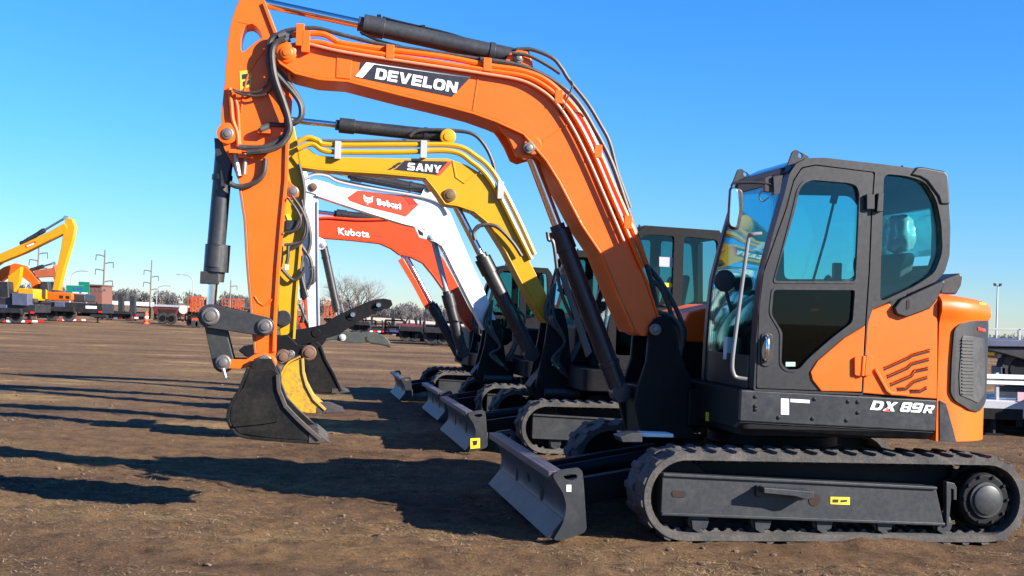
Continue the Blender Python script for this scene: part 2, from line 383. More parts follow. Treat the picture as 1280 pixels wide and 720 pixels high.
def hydraulic(root, name, A, B, rb, rr, frac, matb=None, collar=True, matr=None):
    """barrel from A towards B over FRAC of the way, chromed rod on to B"""
    A = Vector(A); B = Vector(B); d = (B - A); m = A + d * frac; u = d.normalized(); b = MB()
    b.cyl(A + u * rb * .6, m, rb); b.cyl(A - Vector((0, rb * .9, 0)), A + Vector((0, rb * .9, 0)), rb * 1.05)
    if collar:
        b.cyl(m - u * rb * 2.2, m + u * .01, rb * 1.16); b.cyl(m, m + u * rb * .7, rb * .8)
        b.cyl(A + u * rb * 3, A + u * rb * 3.6, rb * 1.12)
    o = b.build(name, matb or CYLGREY, root, bevel=.003)
    r = MB(); r.cyl(m - u * .03, B - u * rr, rr, n=16); r.cyl(B - Vector((0, rb * .9, 0)), B + Vector((0, rb * .9, 0)), rr * 1.7)
    r.build('piston_rod', matr or CHROME, o)
    return o
def pin(mb, p, r, y0, y1):
    mb.cyl((p.x, y0, p.z), (p.x, y1, p.z), r, n=20)
def pinhead(name, rig, px, py, Y, r, th, root, mat=None):
    p = rig.P(px, py, Y); b = MB(); b.lathe((p.x, Y, p.z), [(-.02, r), (th * .7, r), (th, r * .85), (th * .99, r * .6), (th * 1.5, r * .55), (th * 1.6, r * .45)], n=24)
    return b.build(name, mat or STEEL, root)
def hose(rig, path, Y, r, root, name='hydraulic_hose', mat=None, dy=None):
    V = rig.V(path, Y)
    if dy:
        for v, k in zip(V, dy): v.y += k
    return MB().tube(spline(V, 7), r, 8).build(name, mat or HOSE, root)
def clamp(rig, px, py, Y, w, h, root, mat):
    p = rig.P(px, py, Y); return MB().box(p.x - w / 2, p.x + w / 2, Y - .03, Y + .05, p.z - h / 2, p.z + h / 2).build('pipe_clamp', mat, root, bevel=.004)

# ================================================================== THE NEAREST MACHINE
W = 1.22
YAW = 10.0
def machine_matrix(px, py, Wm, yaw=YAW):
    g = ground_at(px, py); M = Matrix.Rotation(R(180 + yaw), 4, 'Z')
    return Matrix.Translation(g - (M @ Vector((0, Wm, 0)))) @ M
MN = machine_matrix(1037, 680, W); K = Rig(MN)
ex = thing('excavator', 'biggest excavator, orange with dark grey cab and black bucket, nearest of the row', 'excavator', MN, 'excavators parked in a row')
GRP = 'excavators parked in a row'
# ---- undercarriage
fpoly = K.xz('828,593 1170,610 1180,655 826,642', W - .03)
fi = K.P(858, 615, W); sprk = K.P(1235, 632, W)
XF, XR = fi.x, sprk.x
tracks = undercarriage(ex, 1.0, W, XF, XR, fpoly)
nb, nf = tracks[0]
Yf = W - .03
decal('warning_sticker', K, '1038,621 1062,621.5 1062,631 1038,630', Yf, STICKY, nf)
decal('sticker_mark', K, '1041,624 1048,624 1048,628 1041,628', Yf + .003, DECALB, nf)
decal('sticker_mark', K, '1051,625 1059,624.5 1059,627 1051,628', Yf + .003, DECALB, nf)
MB().prism(fillet(K.xz('840,613 857,613.5 857,622 840,621', Yf), .03), Yf, Yf + .004).build('frame_slot', SLIT, nf)
p = K.P(1018, 625, Yf); MB().cyl((p.x, Yf, p.z), (p.x, Yf + .004, p.z), .042).build('frame_hole', SLIT, nf)
st = MB(); st.prism(K.xz('946,606 1008,611 1008,620 998,621 985,617 946,613', Yf), Yf + .02, Yf + .13); st.prism(K.xz('944,606 952,606 952,622 944,620', Yf), Yf, Yf + .03); st.prism(K.xz('1001,610 1009,610.5 1009,622 1001,621', Yf), Yf, Yf + .03)
st.build('boarding_step', FRAME, nf, bevel=.006)
g = MB(); g.prism(K.xz('1183,602 1193,604 1196,609 1196,625 1192,625 1192,612 1189,611 1189,625 1186,658 1183,658', Yf), Yf - .05, Yf); g.build('sprocket_guard', FRAME, nf, bevel=.004)
# ---- blade
YB = W + .03
front = K.xz('688,591 700,612 706,632 703,652 688,672', YB)
plate = [K.xz('700,587 722,584 727,589 729,612 732,660 729,665 700,675 690,674 703,653 707,632 703,616 694,602 689,593', YB),
         fillet(K.xz('703.5,594 720,592 721,597 716,600 708,599.5 703.5,596.5', YB), .015)]
bl = dozer_blade(ex, 1.0, front, W + .03, plate, .75, .42)
decal('white_sticker', K, '708,606 714,606 714,614.5 708,614.5', YB + .03, STICKW, bl)
# ---- deck / side skirts
YC = W - .03
P = K.P
dk = MB()
xfront = P(926, 490, YC).x; xrear = P(1172, 500, YC).x
zt = P(1000, 488.5, YC).z; zb = P(1080, 546, YC).z; zfold = P(1080, 535, YC).z
plan = fillet([(xfront, YC - .02), (xfront, -YC + .02), (xrear - .1, -YC + .02), (xrear - .1, YC - .02)], .08)
dk.slab(plan, zfold - .03, zt - .005); 
dk.slab(fillet([(xfront - .05, YC - .12), (xfront - .05, -YC + .12), (xrear, -YC + .12), (xrear, YC - .12)], .1), zb - .02, zfold)
deck = dk.build('upper_deck', DARK, ex, bevel=.01)
sk = MB(); sk.prism(K.xz('926,487 1172,500 1170,540 924,527', YC), YC - .04, YC); skirt = sk.build('side_skirt', PANEL, ex, bevel=.012)
lo = MB(); ln = K.xz('924,527.6 1170,540.6 1165,551 922,536', YC); lo.prism(ln, YC - .08, YC - .05, taper=None)
b_ = lo.bm; b_.clear()
A = [Vector((x, YC - .006, z)) for x, z in ln[:2]]; B = [Vector((x, YC - .075, z)) for x, z in ln[2:]]
vs = [b_.verts.new(v) for v in A + B]; vs2 = [b_.verts.new(v - Vector((0, .03, 0))) for v in A + B]
b_.faces.new(vs); b_.faces.new(vs2[::-1])
for i in range(4): b_.faces.new((vs[i], vs2[i], vs2[(i + 1) % 4], vs[(i + 1) % 4]))
lo.build('skirt_lower_edge', PANEL, skirt, bevel=.006)
for x, y in ((944, 496), (944, 508), (1018, 499), (1060, 502), (1072, 502.5), (973, 522), (1015.5, 523.5), (1058, 525.5), (1072, 516), (944, 512)):
    p = P(x, y, YC); MB().lathe((p.x, YC, p.z), [(-.004, .014), (.004, .014), (.007, .009)], n=12).build('skirt_bolt', DARK, skirt)
decal('white_sticker', K, '976,498 986,498.5 986,518.5 976,518', YC, STICKW, skirt)
decal('white_sticker', K, '988,498.5 1012,500 1012,504 988,502.5', YC, STICKW, skirt)
for tx_, p0_, p1_, p2_ in (('DX', (1087, 512), (1118, 514.2), (1088.5, 500.5)), ('89', (1124, 514.4), (1150.5, 515.8), (1125.5, 502.5)), ('R', (1153, 516), (1165, 516.6), (1154.5, 506))):
    block_lettering('model_number', tx_, K, p0_, p1_, p2_, YC + .003, DECALW, skirt, .1, .22)
decal('red_triangle', K, '1104,514.5 1109,508 1112,514.8', YC + .003, DECALR, skirt)
decal('yellow_sticker', K, '882,515 896,516 896,527 882,526', .55, STICKY, deck)

# ---- engine side cover (orange), its louvres and hinge
ec = MB(); ecp = '1078.6,491.5 1083.6,405 1087,389 1112,379 1120,388 1168,372 1172.5,371 1172,499'
ec.prism(K.xz(ecp, YC), YC - .06, YC - .002); cover = ec.build('engine_cover', ORANGE, ex, bevel=.008)
SL = ['1105,461 1135,447.5 1140,444 1162,438', '1109,471 1134,460 1139,455 1161,449', '1113,481 1139,470 1143,464 1160,460.5', '1122,486.5 1132,486 1142,477 1159,471.5', '1138,489 1150,489 1158,484.5']
for sl in SL:
    q = pts(sl); ln = K.xz(q, YC)
    MB().strip(ln, .014, YC - .003, YC + .002).build('louvre_slot', SLIT, cover)
    up = [(x, z + .016) for x, z in ln]; MB().strip(up, .012, YC - .004, YC + .010).build('louvre_lip', ORANGE, cover, bevel=.006)
rb = K.xz('1095,460 1110,487 1114,490 1134,491', YC); MB().strip(rb, .022, YC - .004, YC + .014).build('louvre_frame', ORANGE, cover, bevel=.006)
wd = MB(); wd.prism(K.xz('1115,385 1124,374 1176,350 1179,353 1168,376 1160,386 1130,397 1118,393', YC), YC - .03, YC + .035); wt = wd.build('air_intake_trim', GREY, ex, bevel=.012)
MB().prism(fillet(K.xz('1130,375 1134,374 1134,386 1130,387', YC), .02), YC + .03, YC + .038).build('intake_slot', SLIT, wt)
hg = MB(); hg.prism(fillet(K.xz('1066,446 1077,445 1077,470 1066,469', YC), .015), YC, YC + .03); hg.prism(fillet(K.xz('1081,444 1089,444 1088,469 1079,470', YC), .015), YC, YC + .024); hg.cyl(P(1079, 445, YC + .02), P(1077, 470, YC + .02), .018)
hg.build('cover_hinge', ORANGE, cover, bevel=.004)

# ---- counterweight: a plan curve that turns the corner
x0 = P(1173.5, 430, YC).x; xs = P(1184, 430, YC).x; rc = .52
plan = [(x0, YC)]
for k in range(0, 13):
    t = R(90 * k / 12) * .93; plan.append((xs - math.sin(t) * rc, YC - rc + math.cos(t) * rc))
lx, ly = plan[-1]
for k in range(1, 9):
    yy = ly * (1 - k / 8); plan.append((lx - .10 * (1 - (yy / ly) ** 2), yy))
arc = [0]
for a, b in zip(plan, plan[1:]): arc.append(arc[-1] + math.dist(a, b))
def plan_at(u):
    u = max(0, min(arc[-1] - 1e-6, u))
    for i in range(len(arc) - 1):
        if u <= arc[i + 1]: break
    t = (u - arc[i]) / (arc[i + 1] - arc[i]); a, b = Vector(plan[i]), Vector(plan[i + 1]); q = a.lerp(b, t)
    def nrm(j):
        j = max(0, min(len(plan) - 2, j)); d = Vector(plan[j + 1]) - Vector(plan[j]); return Vector((d.y, -d.x)).normalized()
    n = (nrm(i) * (1 - abs(t - .5)) + (nrm(i + 1) if t > .5 else nrm(i - 1)) * abs(t - .5)).normalized()
    return q, n
def uz(px, py):
    """where the sight line meets the counterweight: (arc length, height)"""
    d = K.I3 @ ray(px, py); c = K.c; best = None
    for i in range(len(plan) - 1):
        a = Vector(plan[i]); e = Vector(plan[i + 1]) - a; den = d.x * e.y - d.y * e.x
        if abs(den) < 1e-9: continue
        t = ((a.x - c.x) * e.y - (a.y - c.y) * e.x) / den; u = ((a.x - c.x) * d.y - (a.y - c.y) * d.x) / den
        if -.001 <= u <= 1.001 and (best is None or t < best[0]): best = (t, arc[i] + u * e.length)
    if best is None: return None
    return best[1], c.z + d.z * best[0]
def wrap(mb, o0, o1, cut=.03):
    """bend a flat plate lying in (u, z), thickness along y, round the counterweight"""
    bm = mb.bm; us = [v.co.x for v in bm.verts]; u = min(us) + cut
    while u < max(us):
        bmesh.ops.bisect_plane(bm, geom=bm.verts[:] + bm.edges[:] + bm.faces[:], plane_co=(u, 0, 0), plane_no=(1, 0, 0)); u += cut
    for v in bm.verts:
        q, n = plan_at(v.co.x); o = o0 + (o1 - o0) * v.co.y; q = q + n * o; v.co = Vector((q.x, q.y, v.co.z))
    return mb
zc0 = P(1200, 552, YC).z; zc1 = P(1172, 368, YC).z
prof = [(0, -.05), (.0, 0.0), (.25, 0.0), (.5, 0.0), (.80, 0.0), (.85, .014), (.885, .034), (.95, .032), (.985, .0), (1.0, -.05), (1.012, -.14)]
cwm = MB(); full = [plan_at(arc[-1] * k / 40) for k in range(41)]
full = full + [(Vector((q.x, -q.y)), Vector((n.x, -n.y))) for q, n in full[-2::-1]]
rings = []
for f_, o_ in prof:
    z = zc0 + (zc1 - zc0) * f_; rings.append([cwm.bm.verts.new((q.x + n.x * o_, q.y + n.y * o_, z - .06 * max(0, (xs - q.x)) * f_)) for q, n in full])
for A_, B_ in zip(rings, rings[1:]):
    for j in range(len(A_) - 1): cwm.bm.faces.new((A_[j], A_[j + 1], B_[j + 1], B_[j]))
    cwm.bm.faces.new((A_[-1], A_[0], B_[0], B_[-1]))
cwm.bm.faces.new(rings[0]); cwm.bm.faces.new(rings[-1])
cw = cwm.build('counterweight', ORANGE, ex, ang=45)
def wrapped(name, px, o0, o1, mat, parent, rad=0.02, bevel=.006):
    pl = []
    for x, y in pts(px):
        q = uz(x, y); k = 0
        while q is None: k += 1; q = uz(x - k, y)
        if k: q = (q[0] + .05 + .012 * k, q[1])
        pl.append(q)
    m = MB().prism(fillet(pl, rad), 0, 1); wrap(m, o0, o1); return m.build(name, mat, parent, bevel=bevel)
gr = wrapped('rear_grille_frame', '1191,412 1198,404.5 1212,401 1232,400 1233,420 1233,470 1231,495 1221,515 1210,512.5 1192,501 1186.5,491 1188,450', -.02, .018, GREY, cw, .03)
wrapped('rear_grille', '1200,419 1227,423 1227,490 1219,504 1197,494 1196,470', .012, .024, GRILLE, gr, .02, .004)
for k in range(17):
    y = 424 + k * 4.2; wrapped('grille_slat', f'1199,{y} 1213,{y+.6} 1213,{y+2.0} 1199,{y+1.4}', .022, .031, GRILLE, gr, .001, 0)
wrapped('rear_corner_trim', '1174,500 1182,504 1195,552.5 1174,551.5', -.02, .007, PANEL, cw, .006)
wrapped('tail_lamp', '1219,409 1228,411 1228,415 1219,413', .016, .024, REDLENS, gr, .004, .002)
wrapped('yellow_sticker', '1221,378 1229,379 1230,388 1222,388', .012, .02, STICKY, cw, .004, 0)
ft = MB(); ft.prism(K.xz('1175,368 1177,350 1184,347 1200,341 1204,345 1202,357 1196,368', .75), .1, .75); ft.build('exhaust_cover', GREY, ex, bevel=.015)
hd = MB(); hd.prism(K.xz('1086,392 1130,378 1140,385 1140,500 1086,500', .3), -YC + .25, YC - .07); hd.build('engine_hood', DARK, ex, bevel=.02)
rh = MB(); rh.prism(K.xz('849,420 866,390 905,380 1040,386 1040,432 849,428', -.22), -YC + .02, -.3); rh.build('tank_cover', ORANGE, ex, bevel=.02)
rh = MB(); rh.prism(K.xz('851,429 1040,433 1040,490 851,490', -.22), -YC + .03, -.31); rh.build('tank_skirt', DARK, ex, bevel=.02)

# ---- cab
YF = YC - 1.10
outer = '942,489 945,430 948,392 953,345 967,290 980,245 987,217 996,204 1010,197.5 1030,197 1105,205.5 1140,210 1176,215 1183,222 1186,255 1188,285 1187,320 1181,340 1170,352 1091,386 1085,404 1079,494'
doorp = '944.5,486 948,385 953.5,340 981.5,262 991.5,225 1002,209 1020,205.5 1094,215 1090.5,265 1087.5,340 1083,405 1078,491.5'
doori = '946,485 949.5,386 955,341 983,263 993,226 1003,210.5 1020,207 1092.6,216 1089,265 1086,340 1081.6,405 1076.6,490'
upw = '966,354 976,318 990,265 997,235 1004,226 1015,221.5 1062,226 1073,229.5 1077,240 1076,280 1071,354.5'
low = '965,359.5 961.5,392 975,415 974.5,457 983,465 998,465 1010,452 1047,420 1069,402 1071,365 1070.5,360.5'
qtr = '1105,217 1135,220 1157,227 1171,250 1177,280 1178.5,315 1169,341 1145,357 1100,378 1101,340'
fo = lambda s_, r: fillet(K.xz(s_, YC), r)
cb = MB()
cb.holed([fo(outer, .02), fo(doorp, .01), fo(qtr, .05)], YC - .09, YC)
farw = '955,342 961,315 976,262 990,232 1000,224 1034,225 1040,232 1040,342'
farq = '1052,232 1062,226 1150,228 1166,250 1169,300 1160,335 1150,345 1054,345'
cb.holed([fo(outer, .02), fo(farw, .04), fo(farq, .05)], YF, YF + .06)
# roof, its two side rails and the rear wall
rf = K.xz('986,214 996,204 1010,197.5 1030,197 1105,205.5 1140,210 1176,215 1183,222', YC)
cb.strip(rf, .05, YF + .03, YC - .03)
rw = K.xz('1183,222 1186,255 1188,285 1187,320 1181,340', YC)
for ya, yb in ((YF + .05, YF + .14), (YC - .17, YC - .08)): cb.strip(rw, .05, ya, yb)
rl = K.xz('1181,340 1170,352 1091,386', YC); cb.strip(rl, .04, YF + .05, YC - .05)
rh_ = K.xz('1176,215 1183,222 1185,240 1186,257', YC); cb.strip(rh_, .045, YF + .14, YC - .17)
cb.strip(K.xz('1184.5,334 1181,342 1171,351', YC), .045, YF + .14, YC - .17)
cab = cb.build('cab', GREY, ex, bevel=.012)
# front frame: far pillar, header, lower panel
fp = K.xz('944,487 946,430 949,392 954,345 968,290 981,245 988,217', YC)
fl = MB(); fl.strip(fp, .05, YF, YF + .08); fl.build('front_pillar', BLACK, cab, bevel=.012)
fl = MB(); fl.strip(fp, .06, YC - .14, YC - .02); fl.build('front_pillar', GREY, cab, bevel=.02)
hx, hz = fp[-1]; MB().box(hx - .1, hx + .01, YF + .1, YC - .15, hz - .05, hz + .06).build('front_header', BLACK, cab, bevel=.012)
lwp = K.xz('943.5,488 945.5,445', YC); MB().strip(lwp, .04, YF + .1, YC - .15).build('front_lower_panel', BLACK, cab, bevel=.01)
gp = K.xz('945.5,445 948.5,400 953,352 967,297 980,250 985,226', YC); MB().strip(gp, .008, YF + .09, YC - .14).build('windshield', GLASS, cab)
rg = K.xz('1186,240 1188,285 1187,318', YC); MB().strip(rg, .008, YF + .13, YC - .16).build('rear_window', GLASS, cab)
MB().prism(fo(qtr, .05), YC - .05, YC - .042).build('quarter_window', GLASS, cab)
MB().prism(fo(farw, .04), YF + .02, YF + .028).build('side_window', GLASS, cab)
MB().prism(fo(farq, .05), YF + .02, YF + .028).build('side_window', GLASS, cab)
hl = K.xz('990,212 999,203.5 1012,197 1040,197.5', YC); MB().strip(hl, -.012, YF + .15, YC - .2).build('roof_hatch', paint('hatch_tint', (.02, .07, .08), .15, .15, coat=.5), cab, bevel=.005)
ln_ = K.xz('990,222 1005,206 1035,204 1105,212 1176,222', YC); MB().strip(ln_, .02, YF + .08, YC - .1).build('headliner', INTERIOR, cab)
rc_ = MB(); rc_.prism(K.xz('1137,219 1145,209 1152,208.5 1181,214 1185,220 1187,256 1175,256 1172,246 1158,227 1150,222', YC), YC - .12, YC + .012); rc_.build('rear_roof_cap', GREY, cab, bevel=.015)
# door with its glass, orange lower panel, handle and hinge
door = MB().holed([fo(doori, .02), fo(upw, .03), fo(low, .03)], YC - .055, YC - .004).build('door', GREY, ex, bevel=.008)
for nm, ou in (('upper', upw), ('lower', low)):
    q = fo(ou, .03); c0 = Vector((sum(a for a, b in q) / len(q), sum(b for a, b in q) / len(q)))
    inn = [tuple(c0 + (Vector(v) - c0) * (1 - .018 / max(.02, (Vector(v) - c0).length))) for v in q]
    MB().holed([q, inn], YC - .03, YC + .001).build('window_seal', BLACK, door)
    MB().prism(q, YC - .035, YC - .029).build('door_window', GLASS if nm == 'upper' else glass('lower_door_glass', (.1, .16, .16), .5), door)
MB().prism(K.xz('1081,407 1055,422.5 1022,450.5 1012.5,465 1015,475 1026,489 1076.6,490', YC), YC - .01, YC + .008).build('door_orange_panel', ORANGE, door, bevel=.008)
dh = fillet(K.xz('951.5,416 966,417 966.5,455 959,459 950.5,456', YC), .03); MB().prism(dh, YC - .01, YC + .006).build('handle_recess', BLACK, door, bevel=.004)
c1, c2 = P(959.5, 420, YC + .03), P(958, 452, YC + .03); MB().tube(spline([c1 - Vector((0, .03, 0)), c1.lerp(c2, .12), c1.lerp(c2, .5) + Vector((0, .012, 0)), c1.lerp(c2, .88), c2 - Vector((0, .03, 0))], 6), .014, 10).build('door_handle', CHROME, door)
dhi = MB()
for y0_, y1_ in ((243, 262),):
    dhi.prism(K.xz(f'1081,{y0_} 1091,{y0_+.5} 1091,{y1_} 1081,{y1_}', YC), YC, YC + .03); dhi.prism(K.xz(f'1095,{y0_-1} 1102,{y0_-1} 1101,{y1_+3} 1093,{y1_+3}', YC), YC, YC + .035)
dhi.build('door_hinge', GREY, door, bevel=.005)
decal('white_sticker', K, '982,452.5 994,452.5 994,458 982,458', YC - .028, paint('pale_sticker', (.35, .55, .45), .5), door)
# inside the cab
se = MB(); sx = P(1078, 400, .65).x; zf = P(1000, 487, YC).z
se.prism(fillet([(sx - .1, zf + .3), (sx + .45, zf + .34), (sx + .47, zf + .46), (sx - .02, zf + .44), (sx - .2, zf + 1.0), (sx - .3, zf + 1.0), (sx - .17, zf + .4)], .05), .44, .88)
se.box(sx - .1, sx + .4, .45, .87, zf, zf + .31)
seat = se.build('operator_seat', SEATM, cab, bevel=.03)
hr = MB(); hr.box(sx - .33, sx - .2, .52, .80, zf + 1.02, zf + 1.27)
bmesh.ops.subdivide_edges(hr.bm, edges=hr.bm.edges[:], cuts=9, use_grid_fill=True)
for v in hr.bm.verts:
    c_ = Vector((sx - .265, .66, zf + 1.145)); q_ = v.co - c_; q_ = Vector((q_.x / .065, q_.y / .14, q_.z / .125)); k_ = (max(abs(q_.x), abs(q_.y), abs(q_.z)) / max(q_.length, 1e-6)) ** .5
    v.co = c_ + (v.co - c_) * k_ * 1.1 + noise.noise_vector(v.co * 14) * .022
hr.build('headrest', FOIL, seat)
MB().box(sx + .0, sx + .4, .95, 1.06, zf + .3, zf + .55).build('control_console', BLACK, cab, bevel=.03)
MB().tube(spline([(sx + .42, 1.0, zf + .5), (sx + .45, 1.0, zf + .62), (sx + .44, 1.0, zf + .7)], 4), .022).ball((sx + .44, 1.0, zf + .74), .045, 2, (.8, .8, 1.5)).build('joystick', BLACK, cab)
MB().box(sx + .0, sx + .4, .28, .38, zf + .3, zf + .55).build('control_console', BLACK, cab, bevel=.03)
lv = MB()
for yy in (.58, .74): lv.tube(spline([(xfront - .3, yy, zf), (xfront - .22, yy, zf + .3), (xfront - .28, yy, zf + .55)], 5), .014); lv.box(xfront - .3, xfront - .12, yy - .05, yy + .05, zf + .03, zf + .06)
lv.build('travel_lever', BLACK, cab)
pb = MB(); q1 = P(1046, 340, .3); pb.tube([P(1047, 232, .22), P(1041, 258, .22), P(1031, 300, .22), P(1016, 352, .22)], .011); pb.tube(spline([P(1072, 352, .35), P(1069, 330, .35), P(1074, 318, .35), P(1084, 317, .35)], 5), .016); pb.tube([P(1047, 232, .22), P(1041, 254, .22)], .03); pb.build('wiper_arm', BLACK, cab)
MB().box(q1.x - .03, q1.x + .03, .27, .33, q1.z - .1, q1.z + .07).tube([P(1048, 380, .3), P(1046, 480, .3)], .02).build('monitor_stalk', BLACK, cab, bevel=.01)
MB().prism(K.xz('906,421 925,422 924,450 905,449', .62), .60, .604).build('paper_notice', STICKW, cab)
MB().prism(K.xz('918,440 924,440 924,448 918,448', .62), .605, .607).build('notice_stamp', STICKY, cab)
# outside: grab handle, mirrors, lifting lugs, bracket
MB().tube(spline([P(952, 292, YC), P(941, 293, YC), P(936, 297, YC - .02), P(931, 330, YC - .02), P(921, 405, YC - .02), P(915.5, 452, YC - .02), P(917, 467, YC - .02), P(922, 472, YC - .02), P(934, 474, YC)], 6), .0135, 10).build('grab_handle', paint('handle_grey', (.2, .2, .2), .4), cab)
mi = MB(); mi.prism(fillet(K.xz('915,232 931,236 932,262 926,288 913,284 913,262', YC), .03), YC - .07, YC - .03); mir = mi.build('side_mirror', BLACK, cab, bevel=.012)
MB().prism(fillet(K.xz('915.5,234 924,236 926,262 922,285 913.5,282 914,262', YC), .03), YC - .03, YC - .022).build('mirror_glass', MIRROR, mir, bevel=.004)
br = MB(); br.tube(spline([P(972, 233, YC), P(955, 229, YC - .02), P(930, 228, YC - .04), P(916, 230, YC - .05), P(916, 240, YC - .05)], 5), .011)
br.prism(K.xz('957,222 965,219 965,240 957,239', YC), YC - .06, YC - .01); br.prism(K.xz('966,221 978,219 974,242 967,244', YC), YC - .05, YC + .01)
br.tube(spline([P(953, 238, YC - .02), P(949, 246, YC - .02), P(953, 252, YC - .02), P(961, 247, YC - .02)], 5), .005)
br.build('mirror_bracket', GREY, cab, bevel=.004)
rm = P(906, 351, .62); MB().lathe((rm.x, .62, rm.z), [(-.05, .04), (-.03, .075), (0, .082), (.01, .078), (.012, .07)]).tube([rm + Vector((-.02, -.02, -.07)), (rm.x - .1, .6, rm.z - .35)], .013).build('round_mirror', BLACK, cab)
for (Y_, a) in ((YC - .1, '984,207 990,190 994,187 1010,196 1010,199'), (YF + .04, '915,230 922,212 926,211 937,219 937,224')):
    q = K.xz(a, Y_); cx = q[2][0] - .035; cz = q[2][1] - .04
    hole = [(cx + .018 * math.cos(t), cz + .018 * math.sin(t)) for t in [i * math.pi / 6 for i in range(12)]]
    MB().holed([fillet(q, .012), hole], Y_ - .012, Y_ + .012).build('lifting_lug', GREY, cab)
MB().tube([P(1128, 211, .9), P(1128, 207, .9)], .012).build('roof_stud', BLACK, cab)

# ---- swing post and boom foot
sp = MB()
chk = K.xz('801,407 808,398 818,394 828,399 833,412 838,440 852,470 856,545 792,545 782,505 787,480 797,450', 0)
for y0_, y1_ in ((.19, .25), (-.25, -.19)): sp.prism(chk, y0_, y1_)
sp.prism(K.xz('787,480 852,470 856,545 792,545', 0), -.19, .19)
pp_ = P(842, 520, 0); sp.cyl((pp_.x - .02, 0, .66), (pp_.x - .02, 0, 1.0), .17)
sp.box(pp_.x - .35, pp_.x - .02, -.3, .3, .7, .98)
post = sp.build('swing_post', DARK, ex, bevel=.015)
pinhead('pivot_pin', K, 819, 412, .25, .045, .02, post)
# ---- boom
BW = .19
bo = MB()
top_b = '350,57 372,52 410,60 470,70 560,84 610,91 650,97 680,110 700,128 722,157 742,198 764,250 785,300 806,350 822,398 826,410 818,420 802,420 794,415'
bot_b = '772,366 751,314 728,280 700,226 684,200 672,186 655,166 620,150 592,140 560,131.5 500,117 435,100 400,97.5 370,90 352,78 346,68'
boom_poly = K.xz(top_b + ' ' + bot_b, BW)
bo.prism(boom_poly, -BW, BW)
bl_ = K.xz('794,415 ' + bot_b, BW); bo.strip(bl_, -.022 if bl_[0][0] < bl_[1][0] else .022, -BW - .02, BW + .02)
tl_ = K.xz('372,52 410,60 470,70 560,84 610,91 650,97 680,110 700,128 722,157 742,198 764,250 785,300 806,350 822,398', BW)
bo.strip([(x, z) for x, z in tl_], -.018, -BW - .014, BW + .014)
boom = bo.build('boom', ORANGE, ex, bevel=.008)
# wear plate, welds and cast boss for the boom cylinder
MB().prism(K.xz('421,62 441,66 438,99 420,97', BW), BW, BW + .006).build('weld_plate', ORANGE, boom, bevel=.004)
MB().strip(K.xz('600,88 592,139', BW), .012, BW - .004, BW + .005).build('weld_seam', ORANGE, boom, bevel=.004)
MB().strip(K.xz('677,176 700,160 709,155', BW), .014, BW - .004, BW + .004).build('weld_seam', ORANGE, boom, bevel=.004)
bs = MB(); bq = K.xz('618,150 650,160 672,176 686,200 682,204 668,196 655,200 646,196 638,178 630,165', BW - .03)
for y0_, y1_ in ((BW - .075, BW - .03), (-BW + .03, -BW + .075)): bs.prism(bq, y0_, y1_)
bs.cyl((P(660, 186, 0).x, -BW - .01, P(660, 186, 0).z), (P(660, 186, 0).x, BW + .01, P(660, 186, 0).z), .07)
bs.build('cylinder_boss', ORANGE, boom, bevel=.008)
pinhead('pivot_pin', K, 661, 185, BW + .01, .045, .02, boom)
pb_ = P(358, 66, BW); MB().lathe((pb_.x, BW, pb_.z), [(-.01, .075), (.02, .075), (.03, .06)]).build('pin_boss', ORANGE, boom)
pinhead('pivot_pin', K, 358, 66, BW + .03, .045, .015, boom, ORANGE)
MB().prism(K.xz('451,78 461,79 588,97 565,121 448,97', BW), BW, BW + .004).build('name_plate', DECALB, boom)
MB().prism(K.xz('458,78 469,79 453,97.5 444,95.5', BW), BW + .004, BW + .007).build('white_slash', DECALW, boom)
MB().strip(K.xz('461,78.2 588,96.2', BW), .009, BW + .003, BW + .006).build('name_plate_edge', DECALW, boom)
block_lettering('brand_lettering', 'DEVELON', K, (468.5, 98.3), (570.5, 116.3), (471, 85), BW + .005, DECALW, boom, .12)
# pipes along the boom
def along(a, Y, r, mat, nm='hydraulic_pipe', par=None): return MB().tube(spline(K.V(a, Y), 6), r, 8).build(nm, mat, par or boom)
along('365,44 385,42 405,43 418,50 432,55 500,64 560,72 610,82 650,88 680,99 705,120 728,148 748,188 768,235 790,285 808,330', BW + .0, .022, ORANGE)
along('372,52 400,53 425,59 500,71 560,80 610,88 655,95 682,108 704,128 724,156 744,196 764,244 786,295 803,335', BW + .03, .018, ORANGE)
along('380,53 425,64 500,76 560,85 605,92 650,100 677,113 697,131 716,160 735,198 757,248 780,302', BW + .035, .012, paint('primer_pipe', (.62, .24, .13), .45))
along('345,44 360,38 385,35 400,36 430,44 480,56 540,65 600,74', BW - .1, .016, HOSE)
along('600,74 650,82 690,100 720,125 745,165 765,205 784,260 803,315 815,355 822,385', BW - .08, .02, HOSE)
along('645,62 665,62 690,72 702,85 708,95 716,106 735,130 750,155 762,178 772,215 788,260', BW - .12, .016, HOSE)
along('640,66 662,70 685,82 700,92', BW - .05, .014, HOSE)
for x, y in ((487, 66), (608, 82), (382, 53), (697, 122), (746, 190), (783, 278), (375, 45)):
    clamp(K, x, y, BW + .0, .06, .16 if x < 400 else .10, boom, ORANGE)
along('692,118 695,125 700,140 706,141 722,140 730,146', BW + .02, .007, HOSE, 'hydraulic_hose')
along('712,100 716,104 714,112 708,125 703,138', BW + .04, .007, HOSE, 'hydraulic_hose')
along('768,255 767,270 772,274 780,270', BW + .02, .006, HOSE, 'hydraulic_hose')
